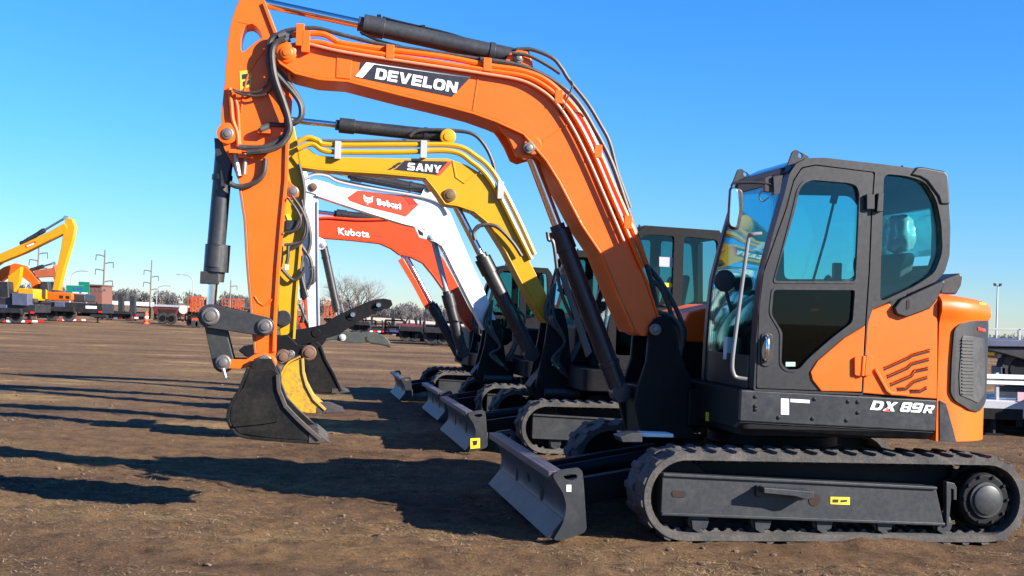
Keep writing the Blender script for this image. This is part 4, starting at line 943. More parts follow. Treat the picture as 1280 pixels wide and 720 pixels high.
# ================================================================== BEYOND THE ROW
class Here:
    def __init__(s, px, py, D=None):
        if D is None: g = ground_at(px, py); D = g.y
        d = ray(px, 392); x = d.x / d.y * D; z = terrain(x, D)
        s.D = D; s.M = Matrix.Translation((x, D, z)); s.rig = Rig(s.M); s.m = D / FP
    def thing(s, name, label, cat, group=None): return thing(name, label, cat, s.M, group)
    def xz(s, a, Y=0): return s.rig.xz(a, Y)
    def V(s, a, Y=0): return s.rig.V(a, Y)
def wheel(root, h, px, r, y0, w=.22, rim=DARK, z=None):
    p = h.rig.P(px, 400, y0); zz = r if z is None else z; c = (p.x, y0, zz)
    t = MB().lathe(c, [(0, r * .6), (0, r * .92), (w * .2, r), (w * .8, r), (w, r * .92), (w, r * .6)], n=24).build('wheel', TYRE, root)
    MB().lathe(c, [(-.01, r * .2), (-.015, r * .55), (.03, r * .6), (w * .9, r * .6)], n=20).build('rim', rim, t)
    return t
def rail_truck(h, label, deck, wheels, mat, dep=2.2, tape=(), r=.38, group=None, extra=()):
    t = h.thing('equipment_trailer', label, 'trailer', group); Y = -dep / 2
    b = MB()
    for q in deck: b.prism(h.xz(q, Y), Y, -Y)
    b.build('deck', mat, t, bevel=.02)
    fx = MB(); q = h.xz(deck[0], Y); x0 = min(p[0] for p in q); x1 = max(p[0] for p in q); zl = min(p[1] for p in q)
    for k in range(5): x = x0 + (x1 - x0) * (k + .5) / 5; fx.beam((x, Y + .1, zl - .06), (x, -Y - .1, zl - .06), .1, .12)
    fx.beam((x0, Y + .5, zl - .12), (x1, Y + .5, zl - .12), .12, .16); fx.beam((x0, -Y - .5, zl - .12), (x1, -Y - .5, zl - .12), .12, .16); fx.build('chassis', DARK, t)
    if wheels:
        for grp in ([w_ for w_ in wheels if w_ < sum(wheels) / len(wheels) + 25],):
            xa_, xb_ = h.rig.P(min(grp), 400, Y).x - r * 1.1, h.rig.P(max(grp), 400, Y).x + r * 1.1
            MB().prism([(xa_, r * 1.25), (xa_ + .15, r * 2.15), (xb_ - .15, r * 2.15), (xb_, r * 1.25), (xb_ - .05, r * 1.25), (xb_ - .2, r * 2.02), (xa_ + .2, r * 2.02), (xa_ + .05, r * 1.25)], Y - .3, Y + .05).strip([(xa_ + .1, r * 1.5), (xb_ - .1, r * 1.5)], r * .55, Y - .33, Y - .3).build('mudguard', BLACK, t)
    for px in wheels:
        wheel(t, h, px, r, Y - .05); wheel(t, h, px, r, -Y - .17)
    for (a, c) in tape: decal(c, h.rig, a, Y - .01, {'white_tape': STICKW, 'red_tape': REDLENS, 'white_sticker': STICKW, 'pink_sticker': paint('pink_sticker', (.6, .35, .4), .5)}[c], t)
    for (nm, q, m_, y0, y1) in extra: MB().prism(h.xz(q, y0), y0, y1).build(nm, m_, t, bevel=.01)
    for x in (x0 + .3, x1 - .3): MB().tube([(x, Y + .1, zl), (x, Y + .1, .02)], .06).box(x - .13, x + .13, Y - .03, Y + .23, 0, .03).build('jack_stand', DARK, t)
    rnd = random.Random(int(x0 * 10) + len(label))
    for k in range(11):
        x = x0 + (x1 - x0) * rnd.random(); w_ = rnd.uniform(.1, .5); zz = rnd.uniform(.3, max(.45, zl)); yy = Y + rnd.uniform(-.05, .25)
        MB().box(x - w_, x + w_, yy, yy + rnd.uniform(.08, .4), zz - rnd.uniform(.06, .2), zz + rnd.uniform(.03, .1)).build(rnd.choice(('frame_member', 'tool_box', 'side_marker_bar', 'chain_tray')), rnd.choice((DARK, DARK, BLACK, FRAME, TYRE, RUSTLIP)), t, bevel=.01)
    for k in range(5):
        x = x0 + (x1 - x0) * rnd.random(); zz = zl + rnd.uniform(.1, .2)
        MB().tube([(x, Y + .1, zl), (x + rnd.uniform(-.5, .5), Y + .2, zz + rnd.uniform(.1, .5))], .04, 6).build('stake', DARK, t)
    MB().box(x1 - .25, x1 - .05, Y - .03, Y, zl + .05, zl + .15).build('marker_lamp', REDLENS, t)
    return t
TG = 'trailers parked at the edge of the lot'
h = Here(20, 404); Dm = h.D
rail_truck(h, 'black trailer with blue-grey toolbox under the far yellow excavator', ['-70,379 44,381 44,391 -70,389', '-40,372 14,373 14,381 -40,380'], [-20, -2, 20], BLACK, group=TG,
           tape=[(f'{x},400 {x+7},400.3 {x+7},403 {x},402.7', 'white_tape' if k % 2 else 'red_tape') for k, x in enumerate(range(0, 56, 8))],
           extra=[('toolbox', '15,366 34,367 34,382 15,381', BLUEGREY, -1.3, -.4), ('side_box', '-10,380 8,381 8,392 -10,391', BLUEGREY, -1.25, -.5)])
h = Here(95, 402)
rail_truck(h, 'black gooseneck trailer with twin axles and white decals beside the green road sign', ['36,376 128,380 128,392 36,388'], [64, 86], BLACK, group=TG, r=.42,
           tape=[('44,381 50,381 50,384.5 44,384.5', 'white_sticker'), ('52,381 60,381.5 60,385 52,384.5', 'white_sticker'), ('107,382 121,382.6 121,386 107,385.6', 'white_sticker')] + [(f'{x},398.6 {x+5},398.8 {x+5},401.2 {x},401', 'white_tape' if k % 2 else 'red_tape') for k, x in enumerate(range(72, 104, 6))],
           extra=[('fender', '68,377 80,378 80,389 68,388', BLUEGREY, -1.2, -.7)])
h = Here(150, 400)
rail_truck(h, 'low black trailer with two upright loading ramps', ['122,391 174,393 174,396 122,394'], [136, 160], BLACK, group=TG, r=.3,
           tape=[(f'{x},396 {x+5},396.2 {x+5},398.6 {x},398.4', 'white_tape' if k % 2 else 'red_tape') for k, x in enumerate((136, 142, 148, 156, 162, 168))],
           extra=[('loading_ramp', '147.5,369.5 153.5,370 153.5,391 147.5,391', FRAME, -.95, -.55), ('loading_ramp', '162,370 168.5,370.5 168.5,392 162,392', FRAME, -.95, -.55)])
# excavators on those trailers
h = Here(20, 404, Dm + .5)
e = h.thing('excavator', 'distant yellow excavator with long folded boom loaded on the black trailer', 'excavator', 'excavators on trailers')
bm_ = MB().prism(h.xz('-60,352 -30,336 0,317 30,304 60,290 80,279 84,284 80,291 60,301 30,316 0,328 -25,345 -50,358', -.3), -.3, .3).build('boom', YELLOW, e, bevel=.03)
decal('name_label', h.rig, '31,306 44,301 45,304 33,310', -.31, DECALR, bm_); decal('name_label', h.rig, '33,307 42,303.5 43,305 34,308.6', -.315, DECALW, bm_)
MB().prism(h.xz('82,271.5 90,274 93.5,284 90,302 80,335 73,363 65,363 69,344 76,310 79,290', -.22), -.22, .22).build('arm', YELLOW, e, bevel=.03)
hydraulic(e, 'arm_cylinder', h.rig.P(28, 304, 0), h.rig.P(82, 272, 0), .12, .06, .5, FRAME)
MB().prism(h.xz('10,345 26,333 24,352 17,365 10,364', -.2), -.2, .2).build('bucket_link', YELLOW, e, bevel=.02)
MB().prism(fillet(h.xz('22,360 42,361 42,376 22,375', -1.0), .1), -1.0, 1.0).build('engine_housing', YELLOW, e, bevel=.05)
MB().prism(h.xz('-6,352 10,352 11,373 -6,372', -.9), -.9, .1).build('cab', BLACK, e, bevel=.05)
tr = MB()
for y in (-1.1, .6): tr.prism(fillet(h.xz('-12,371 44,373 44,379 -12,377', -1.1), .15), y, y + .5)
tr.build('track', TYRE, e, bevel=.03)
h = Here(90, 402, Dm + 3)
e = h.thing('excavator', 'distant orange excavator behind the long yellow one, body facing the road sign', 'excavator', 'excavators on trailers')
MB().prism(h.xz('-12,345 4,334 18,329 30,332 40,342 48,352 47,366 43,366 38,354 26,345 12,343 0,352', -.25), -.25, .25).build('boom', ORANGE, e, bevel=.03)
MB().prism(h.xz('42,338 65,335 68,330 72,350 76,364 72,364 66,346 44,347', -.2), -.2, .2).build('arm', paint('dull_red_arm', (.4, .1, .04), .5), e, bevel=.03)
hydraulic(e, 'arm_cylinder', h.rig.P(40, 337, 0), h.rig.P(67, 329, 0), .1, .05, .5, FRAME)
eb = MB().prism(fillet(h.xz('50,364 90,366.5 90,376 50,375', -1.2), .12), -1.2, 1.2).build('engine_housing', ORANGE, e, bevel=.06)
for q in ('74,369 79,369.3 79,373.5 74,373', '82,369.5 87,370 87,374 82,373.6'): decal('vent', h.rig, q, -1.21, SLIT, eb)
MB().prism(h.xz('50,352 60,352 61,366 49,365', -.5), -.5, .7).build('cab', FRAME, e, bevel=.05)
MB().prism(fillet(h.xz('90,367 106,369 106,378 90,377', -.9), .1), -.9, .9).build('counterweight', FRAME, e, bevel=.05)
# road signs
h = Here(98, 380, 190)
sg_ = h.thing('road_sign', 'green highway sign with blue shields above the trailers', 'road sign')
pn = MB().prism(h.xz('83,356.5 112,357.5 112,371.5 83,370.5'), -.1, .05).build('sign_panel', GREEN, sg_); MB().prism(h.xz('98.5,352 112,352.6 112,357.3 98.5,356.8'), -.1, .05).build('exit_panel', GREEN, sg_)
for x in (92.5, 97.5, 101): MB().prism(fillet(h.xz(f'{x},359.5 {x+3},359.6 {x+3},361.6 {x+1.5},362.8 {x},361.6'), .1), -.13, -.1).build('route_shield', SIGNBLUE, pn)
MB().prism(h.xz('91,365 99,365.3 99,366.6 91,366.3'), -.13, -.1).build('legend_line', STICKW, pn); MB().prism(h.xz('102,365.5 110,365.8 110,367.1 102,366.8'), -.13, -.1).build('legend_line', STICKW, pn)
for x in (87, 108): p = h.rig.P(x, 372, .1); MB().cyl((p.x, .15, -3), (p.x, .15, p.z + 1.2), .15, n=8).build('sign_post', GALV, sg_)
h = Here(122, 380, 230)
bd = h.thing('building', 'low brown brick building behind the green road sign', 'building')
MB().prism(h.xz('112,357 134,358 134,386 112,385'), -3, 3).build('wall', BROWN, bd); MB().prism(h.xz('111,355.5 135,356.5 135,358.2 111,357.2'), -3.3, 3.3).build('roof', paint('brown_roof', (.1, .06, .05), .8), bd)
for x in (114, 119, 124, 129): MB().prism(h.xz(f'{x},361 {x+3},361.1 {x+3},364.5 {x},364.4', -3), -3.05, -2.98).build('window', paint('dull_pane', (.12, .1, .1), .3), bd)
# power poles and street lamps
PG, LG = 'power poles along the road', 'street lamps along the road'
def power_pole(px, top, base, D, arms, label):
    h = Here(px, base, D); t = h.thing('power_pole', label, 'power pole', PG); p = h.rig.P(px, top, 0)
    MB().cyl((0, 0, -1), (0, 0, p.z), .24, .14, n=10).build('pole', POLE, t)
    for (yy, d) in arms:
        z = h.rig.P(px, yy, 0).z; MB().tube(spline([(0, 0, z - .1), (d * .8, 0, z + .15), (d * 1.7, 0, z + .2)], 4), .11, 6).build('cross_arm', POLE, t)
        MB().cyl((d * 1.7, 0, z + .2), (d * 1.75, 0, z - .9), .09, n=6).build('insulator', BLUEGREY, t)
power_pole(45, 308, 372, 235, [(317, 1), (326, -1), (336, 1)], 'power pole rising behind the folded yellow boom')
power_pole(128, 312, 375, 240, [(320, -1), (329, 1), (338, -1), (352, 1)], 'tallest power pole, beside the brown building')
power_pole(187, 325, 377, 290, [(339, -1), (346, 1), (354, -1), (362, 1)], 'power pole standing between the ramps and the dump body')
power_pole(287, 350, 380, 330, [(358, 1)], 'power pole partly hidden beside the nearest bucket cylinder')
def street_lamp(px, top, D, d, label):
    h = Here(px, 380, D); t = h.thing('street_lamp', label, 'street lamp', LG); z = h.rig.P(px, top, 0).z
    MB().tube(spline([(0, 0, -.5), (0, 0, z * .4), (0, 0, z * .78), (d * .35, 0, z * .93), (d * 1.2, 0, z), (d * 2.2, 0, z + .05)], 5), .085, 8).build('pole', GALV, t)
    MB().box(*sorted((d * 2.1, d * 3.0)), -.15, .15, z - .05, z + .14).build('lamp_head', GALV, t, bevel=.04)
street_lamp(87, 338.5, 210, 1, 'curved street lamp above the green road sign')
street_lamp(195, 357, 260, 1, 'lower curved street lamp beside the dump body')
street_lamp(240, 344, 215, -1, 'curved street lamp nearest the bucket cylinder, arm bent back over the lot')
h = Here(1246, 410, 120); t = h.thing('floodlight_pole', 'tall thin pole with two floodlights over the stacked trailers', 'light pole'); z = h.rig.P(1246, 357, 0).z
MB().cyl((0, 0, -3), (0, 0, z), .11, .07, n=8).beam((-.3, 0, z - .05), (.3, 0, z - .05), .06).build('pole', GALV, t)
for d in (-1, 1): MB().prism([(d * .12, z - .02), (d * .34, z - .02), (d * .38, z + .22), (d * .2, z + .22)], -.15, .15).build('floodlight', FRAME, t, bevel=.02)
# dump body, cone, orange access machines
h = Here(183, 400, 78); t = h.thing('traffic_drum', 'slim orange channelizer post beside the dump body', 'traffic drum'); MB().lathe((0, 0, 0), [(0, .26), (.05, .26), (.05, .17), (.7, .12), (.72, .05), (.8, .04)], axis='Z', n=16).build('drum', CONE, t); MB().lathe((0, 0, .35), [(0, .15), (.12, .14)], axis='Z', n=16).build('reflective_band', STICKW, t)
h = Here(208, 399, 80); t = h.thing('dump_trailer', 'red and black dump body with silver tank at its end', 'dump trailer', TG)
MB().prism(h.xz('190,383 224,384.5 219,396 200,397 193,392', -1.1), -1.1, 1.1).build('dump_body', paint('dark_red_body', (.12, .02, .02), .5), t, bevel=.04); MB().prism(h.xz('198,386 221,387 216,395 203,396', -1.12), -1.13, -1.1).build('side_opening', SLIT, t)
MB().strip(h.xz('189,382.6 225,384.3', -1.15), .12, -1.15, 1.15).build('top_rail', SILVER, t); MB().cyl(h.rig.P(229, 387, -1.0), h.rig.P(229, 387, 1.0), .28).build('tank', SILVER, t)
for px in (203, 214): wheel(t, h, px, .36, -1.2); wheel(t, h, px, .36, .98)
DULLOR = paint('dull_orange', (.5, .085, .015), .5, .15)
AG = 'orange access machines at the far edge'
def lift(px, py, D, q0, q1, label, w=1.0, x0=None, wheels=True):
    """a scissor lift: base on four wheels, crossed arms, railed platform; Q0/Q1 = picture edges"""
    h = Here(px, py, D); t = h.thing('scissor_lift', label, 'scissor lift', AG); a, b = h.rig.P(q0[0], q0[1], -.5), h.rig.P(q1[0], q1[1], -.5)
    x0, x1, z1 = a.x, b.x, a.z; hgt = z1; zb = .55
    MB().box(x0, x1, -.5, .5, 0.25, zb).build('base', DULLOR, t, bevel=.03)
    ar = MB(); n = max(1, int((hgt - 1.1 - zb) / .3)); dz = (hgt - 1.1 - zb) / n if hgt > 1.8 else .2
    for k in range(n):
        for y in (-.4, .4): ar.beam((x0 + .1, y, zb + k * dz), (x1 - .1, y, zb + (k + 1) * dz), .05, .08); ar.beam((x1 - .1, y + .05, zb + k * dz), (x0 + .1, y + .05, zb + (k + 1) * dz), .05, .08)
    ar.build('scissor_arms', FRAME, t); zp = zb + n * dz
    MB().box(x0, x1, -.5, .5, zp, zp + .15).build('platform', DARK, t, bevel=.02); rl = MB()
    for y in (-.48, .48):
        for z in (zp + .55, zp + 1.05): rl.beam((x0, y, z), (x1, y, z), .045)
        for k in range(4): x = x0 + .03 + (x1 - x0 - .06) * k / 3; rl.beam((x, y, zp), (x, y, zp + 1.05), .04)
    for x in (x0, x1):
        for z in (zp + .55, zp + 1.05): rl.beam((x, -.48, z), (x, .48, z), .045)
    rl.build('guard_rail', DULLOR, t)
    for x in (x0 + .2, x1 - .2):
        for y in (-.52, .4): MB().lathe((x, y, .22), [(0, .2), (.02, .22), (.1, .22), (.12, .2)]).build('wheel', TYRE, t)
lift(244, 402, 72, (240, 376), (254, 376), 'orange scissor lift beside the black implement, left of the nearest link')
lift(232, 402, 76, (234, 386), (246, 386), 'low orange scissor lift in front of the silver tank')
lift(281, 396, 88, (277, 382), (291, 382), 'small orange scissor lift just past the nearest bucket cylinder')
lift(296, 396, 84, (293, 386), (301, 386), 'narrow orange scissor lift beside the nearest orange arm')
lift(412, 408, 66, (405, 386), (420, 386), 'orange scissor lift between the white arm and the black thumb')
lift(385, 408, 74, (373, 388), (388, 388), 'orange scissor lift seen behind the yellow arm')
h = Here(257, 402, 74); t = h.thing('implement_bucket', 'black loader bucket standing upright beside the orange scissor lift', 'bucket'); MB().prism(fillet(h.xz('254,375 263,374 265,382 262,389 255,388', -.8), .08), -.8, .8).build('shell', BLACK, t, bevel=.03); MB().beam((-.3, -.5, 0), (-.2, -.5, .9), .12).beam((-.3, .5, 0), (-.2, .5, .9), .12).build('stand', DARK, t)
# loader attachments lying along the edge of the lot
ag = None
for k, (px, py) in enumerate(((166, 399), (176, 399.5), (199, 400), (217, 401), (228, 402.5), (262, 402.5), (268, 403), (302, 402), (318, 403), (448, 411), (462, 413), (478, 415), (494, 419), (541, 429), (566, 432))):
    h = Here(px, py); M_ = h.M @ Matrix.Rotation(R((k * 47) % 90 - 45), 4, 'Z') @ Matrix.Scale(.8 + (k * 37 % 10) * .05, 4)
    if ag is None:
        ag = thing('pallet_fork', 'dark pallet fork attachment standing on the dirt at the far edge of the lot', 'attachment', M_, 'loader attachments at the far edge')
        f_ = MB(); f_.beam((-.6, 0, .1), (-.6, 0, .85), .1).beam((.6, 0, .1), (.6, 0, .85), .1).beam((-.6, 0, .85), (.6, 0, .85), .1).beam((-.6, 0, .45), (.6, 0, .45), .1).beam((-.6, 0, .12), (.6, 0, .12), .1); f_.build('fork_frame', DARK, ag)
        for x in (-.35, .35): MB().beam((x, -.06, .05), (x, -1.1, .04), .12, .05).beam((x, -.06, .05), (x, -.06, .6), .12, .05).build('fork_tine', RUSTLIP if x > 0 else DARK, ag)
    else:
        o = ag.copy(); COL.objects.link(o); o.matrix_world = M_
        for ch in ag.children: c_ = ch.copy(); COL.objects.link(c_); c_.parent = o
# flatbeds in the middle distance
h = Here(470, 417)
rail_truck(h, 'long low black flatbed with one upright post, behind the raised thumbs', ['436,408 512,412 512,415.5 436,411.5'], [446, 457, 500], BLACK, group=TG, r=.33, tape=[(f'{x},{413+(x-460)*.03:.1f} {x+4},{413.1+(x-460)*.03:.1f} {x+4},{415+(x-460)*.03:.1f} {x},{415+(x-460)*.03:.1f}', 'red_tape' if k % 2 else 'white_tape') for k, x in enumerate(range(462, 484, 5))],
           extra=[('upright_post', '490.5,391.5 493.5,391.6 493.5,412 490.5,412', BLACK, -.6, -.45), ('folded_tarp', '486,412.5 508,413.6 506,418.6 488,417.6', paint('blue_tarp', (.03, .045, .2), .6), -1.2, -.3), ('load', '440,404 466,406 464,409.5 440,408', BLACK, -.8, .6)])
h = Here(535, 427)
rail_truck(h, 'red decked trailer with four black stakes, in front of the tree line', ['502,404.5 552,409 552,413 502,408.5'], [508, 520], paint('red_deck', (.16, .02, .025), .5, .2), group=TG, r=.33,
           extra=[('stake', f'{x},396 {x+w_},396 {x+w_},408 {x},408', BLACK, -.5, -.35) for x, w_ in ((520, 1.5), (524, 2.6), (530, 1.8))])
h = Here(560, 431)
rail_truck(h, 'black tandem trailer loaded with dark frames behind the red boom cylinder', ['528,411 584,416 584,420 528,415'], [540, 556, 572], BLACK, group=TG, r=.36, extra=[('dark_frame', '532,406 556,408 556,412 532,411', DARK, -.8, .8), ('dark_frame', '560,408 582,410 582,416 560,414', DARK, -.8, .8)])
# stacked trailers beside the counterweight
h = Here(1250, 538); RT = 'trailers stacked beside the nearest machine'
lowt = rail_truck(h, 'silver flatbed with white side rails at the bottom of the stack behind the orange counterweight', ['1218,499 1420,507 1420,529 1218,521'], [1330, 1385], SILVER, dep=1.9, group=RT, r=.33, tape=[('1272,490 1286,490.6 1286,502 1272,501.6', 'pink_sticker')],
           extra=[('side_rail', '1215,467 1420,473 1420,478 1215,473', WHITE, -.93, -.87), ('side_rail', '1215,473.5 1420,481 1420,487 1215,479.5', WHITE, -.9, -.84), ('end_board', '1248,482 1420,487 1420,499 1248,495', FRAME, -.8, -.76)])
for x in (1222, 1245, 1300, 1360): MB().prism(h.xz(f'{x},466 {x+4},466 {x+4},503 {x},503', -.86), -.86, -.8).build('rail_post', SILVER, lowt, bevel=.005)
tp = h.thing('tilt_trailer', 'blue-grey trailer with open rail frame lying on the silver flatbed', 'trailer', RT)
MB().prism(h.xz('1226,424 1420,428 1420,436 1226,433', -.9), -.9, .9).build('deck', BLUEGREY, tp, bevel=.015)
MB().prism(h.xz('1226,433.6 1420,437 1420,452 1290,452 1250,441 1226,436', -.85), -.85, .85).build('chassis', BLACK, tp, bevel=.02)
for y in (-.88, .85):
    fr_ = MB()
    fr_.prism(h.xz('1229,410 1420,412 1420,414.5 1229,412.5', y), y, y + .04)
    for x in (1231, 1273, 1320, 1370): fr_.prism(h.xz(f'{x},411 {x+3},411 {x+3},426 {x},426', y), y, y + .04)
    fr_.build('rail_frame', SILVER, tp, bevel=.004)
for x in (1228, 1250, 1265, 1330): ld = MB(); ld.prism(h.xz(f'{x},434 {x+5},434 {x+5},474 {x},474', -.6), -.62, -.5); ld.prism(h.xz(f'{x},434 {x+5},434 {x+5},474 {x},474', .5), .5, .62); ld.beam(h.rig.P(x + 2.5, 436, -.5), h.rig.P(x + 2.5, 436, .5), .04); ld.build('stack_support', SILVER, tp, bevel=.01)
MB().prism(h.xz('1222,439.5 1243,440.5 1243,444.5 1222,443.5', -.7), -.7, -.64).build('yellow_bar', STICKY, tp)
wheel(tp, h, 1278, .3, -.75, z=h.rig.P(1278, 462, -.75).z)
MB().prism(h.xz('1250,458 1258,458.5 1258,470 1250,469.5', -.75), -.75, -.4).build('tool_box', BLUEGREY, tp, bevel=.02)
# road barrier, bare trees
h = Here(170, 383, 330); t = h.thing('road_barrier', 'long white concrete barrier along the far road, left of the arms', 'barrier'); x0, x1 = h.rig.P(120, 383, 0).x, h.rig.P(192, 383, 0).x
MB().prism([(x0, -.6), (x1, -.6), (x1, 1.0), (x0, 1.0)], -.3, .3).build('barrier_wall', STICKW, t)
h = Here(505, 402, 330); t = h.thing('road_barrier', 'pale concrete barrier along the far road, past the raised thumb', 'barrier'); z0 = h.M.translation.z; x0, x1 = h.rig.P(455, 401, 0).x, h.rig.P(580, 405, 0).x
MB().prism([(x0, -.5), (x1, -1.5), (x1, .2), (x0, 1.2)], -.3, .3).build('barrier_wall', paint('pale_concrete', (.55, .5, .45), .8), t)

def branches(mb, p, d, L, r, depth, rnd, spread):
    n = 3; path = [p]; q = p.copy(); dd = d.copy()
    for k in range(n):
        dd = (dd + Vector((rnd.uniform(-1, 1), rnd.uniform(-1, 1), rnd.uniform(-.3, .6))) * .16).normalized(); q = q + dd * L / n; path.append(q.copy())
    mb.tube(path, [r * (1 - .45 * i / n) for i in range(n + 1)], 5 if depth > 2 else 3)
    if depth == 0: return
    for k in range(rnd.choice((2, 3, 3)) if depth > 1 else 4):
        a = rnd.uniform(0, 6.283); u = dd.orthogonal().normalized(); v = dd.cross(u); side = (u * math.cos(a) + v * math.sin(a))
        nd_ = (dd * rnd.uniform(.6, 1) + side * spread * rnd.uniform(.5, 1.1) + Vector((0, 0, .12))).normalized()
        t = rnd.uniform(.45, 1.0); i = min(n - 1, int(t * n)); base = path[i].lerp(path[i + 1], t * n - i) if t < 1 else path[-1]
        branches(mb, base, nd_, L * rnd.uniform(.62, .85), r * .52, depth - 1, rnd, spread)
def bare_tree(h, hgt, label, seed, stems, group='bare trees'):
    rnd = random.Random(seed); t = h.thing('bare_tree', label, 'tree', group); tk = MB(); cr = MB()
    for k in range(stems):
        a = Vector(((k - (stems - 1) / 2) * hgt * .1, 0, 0)); tip = Vector(((k - (stems - 1) / 2) * hgt * .16, rnd.uniform(-.4, .4), hgt * .34))
        tk.tube([a + Vector((0, 0, -.3)), a.lerp(tip, .5), tip], [hgt * .026, hgt * .02, hgt * .017], 7)
        for j in range(6):
            branches(cr, a.lerp(tip, .5 + .1 * j), (tip - a).normalized() + Vector((rnd.uniform(-.6, .6), rnd.uniform(-.6, .6), .3)), hgt * .25, hgt * .011, 4, rnd, .75)
    tk.build('trunk', BARK, t); cr.build('crown', BARK, t)
h = Here(443, 398, 150); bare_tree(h, 6.6, 'bare branching tree rising behind the raised thumbs', 4, 4)


# ================================================================== LIGHT, SKY, GROUND
SUN_EL = 25.0
sd = Vector((-.906, .423, -math.tan(R(SUN_EL)))).normalized()
sl = bpy.data.lights.new('sun', 'SUN'); sl.energy = 5.0; sl.angle = R(.53); sl.color = (1, .93, .82)
so = bpy.data.objects.new('sun', sl); COL.objects.link(so); so.rotation_euler = sd.to_track_quat('-Z', 'Y').to_euler()
wd = bpy.data.worlds.new('World'); SC.world = wd; wd.use_nodes = True; nt = wd.node_tree
bg = nt.nodes['Background']; sky = nt.nodes.new('ShaderNodeTexSky'); sky.sky_type = 'NISHITA'; sky.sun_disc = False
sky.sun_elevation = R(SUN_EL); sky.sun_rotation = math.atan2(.906, -.423); sky.air_density = 1.0; sky.dust_density = .0; sky.ozone_density = 3.0; sky.altitude = 300
hs = nt.nodes.new('ShaderNodeHueSaturation'); hs.inputs['Saturation'].default_value = 1.15; hs.inputs['Hue'].default_value = .495
mul = nt.nodes.new('ShaderNodeMix'); mul.data_type = 'RGBA'; mul.blend_type = 'MULTIPLY'; mul.inputs['Factor'].default_value = 1; 
gc = nt.nodes.new('ShaderNodeTexCoord'); sx_ = nt.nodes.new('ShaderNodeSeparateXYZ'); nt.links.new(gc.outputs['Generated'], sx_.inputs[0])
gr_ = ramp(nt, [(0, (.68, .85, 1.18)), (.055, (.52, .83, 1.28)), (.14, (.46, .91, 1.45)), (.32, (.42, 1.02, 1.6))]); nt.links.new(sx_.outputs['Z'], gr_.inputs['Fac']); nt.links.new(gr_.outputs['Color'], mul.inputs['B'])
nt.links.new(sky.outputs[0], hs.inputs['Color']); nt.links.new(hs.outputs[0], mul.inputs['A']); nt.links.new(mul.outputs['Result'], bg.inputs['Color']); bg.inputs['Strength'].default_value = .057
SC.view_settings.view_transform = 'Standard'; SC.view_settings.look = 'None'; SC.view_settings.exposure = 1.38; SC.view_settings.gamma = 1
SC.cycles.max_bounces = 8; SC.cycles.transparent_max_bounces = 24

def axis(lo, hi, d0, step, grow, far):
    a = [lo]
    while a[-1] < hi: a.append(a[-1] + step)
    s = step; up = a[-1]
    while up < far: s *= grow; up += s; a.append(up)
    s = step; dn = lo; pre = []
    while dn > -far: s *= grow; dn -= s; pre.append(dn)
    return np.array(pre[::-1] + a)
xa = axis(-6.0, 5.0, 0, .042, 1.05, 4000); ya = axis(4.5, 13.5, 0, .042, 1.04, 4000)
gx, gy = np.meshgrid(xa, ya)
def vnoise(x, y, seed):
    xi = np.floor(x).astype(np.int64); yi = np.floor(y).astype(np.int64); fx = x - xi; fy = y - yi
    def h(i, j):
        n = (i * 374761393 + j * 668265263 + seed * 144269) & 0x7fffffff; n = ((n ^ (n >> 13)) * 1274126177) & 0x7fffffff
        return ((n ^ (n >> 16)) & 0xffff) / 65535.0
    u = fx * fx * (3 - 2 * fx); v = fy * fy * (3 - 2 * fy)
    return (h(xi, yi) * (1 - u) + h(xi + 1, yi) * u) * (1 - v) + (h(xi, yi + 1) * (1 - u) + h(xi + 1, yi + 1) * u) * v - .5
def gheight(x, y):
    d = np.hypot(x, y - 9); k = np.clip(1.2 - d / 45, 0, 1); k2 = np.clip(1.2 - d / 16, 0, 1)
    z = vnoise(x * .55, y * .55, 3) * .02 * k + vnoise(x * 1.7 + y * .4, y * 1.9, 5) * .016 * k + vnoise(x * 4.3 + y, y * 5, 7) * .022 * k2 + vnoise(x * 9, y * 11, 9) * .026 * k2 + vnoise(x * 19 + y * 3, y * 21, 13) * .02 * k2
    for (ax, ay, bx, by, wd, dp) in ((-9, 6.3, 7, 5.9, .21, .035), (-9, 8.0, 3, 6.9, .21, .03), (-12, 7.3, 8, 12.8, .2, .03), (-12, 8.9, 8, 14.6, .2, .03), (-7, 4.5, -2, 13, .18, .025)):
        L_ = math.hypot(bx - ax, by - ay); ux, uy = (bx - ax) / L_, (by - ay) / L_; s_ = (x - ax) * ux + (y - ay) * uy; t_ = (y - ay) * ux - (x - ax) * uy + vnoise(s_ * .5, s_ * 0 + ax, 41) * .3
        p_ = np.exp(-(t_ / wd) ** 4) * np.clip(.55 + vnoise(s_ * .7, s_ * 0 + by, 43) * 1.6, 0, 1) * k2
        z = z - p_ * dp * .45 + p_ * .006 * np.sin((s_ + np.abs(t_) * .8) * 2 * math.pi / .17) + np.exp(-((np.abs(t_) - wd * 1.35) / .07) ** 2) * .008 * k2
    lx, ly = x - MN.translation.x, y - MN.translation.y; c_, s2 = math.cos(R(190)), math.sin(R(190)); mx, my = lx * c_ + ly * s2, -lx * s2 + ly * c_
    berm = np.exp(-((my - (W + .10)) / .09) ** 2) * np.clip(1.6 - np.abs(mx) , 0, 1) * np.clip(.4 + vnoise(mx * 2.2, mx * 0, 47) * 1.8, 0, 1)
    return z - .008 + berm * .05
gz = gheight(gx, gy)
_u = gx / np.maximum(gy, 1.0); _t = np.clip((gy - 75) / 150, 0, 1); _t = _t * _t * (3 - 2 * _t)
gz = gz - np.maximum(gy, 1.0) * np.clip(.0007 + .026 * (_u + .286), 0, .011) * _t
ny, nx = gx.shape; V = np.stack([gx, gy, gz], -1).reshape(-1, 3)
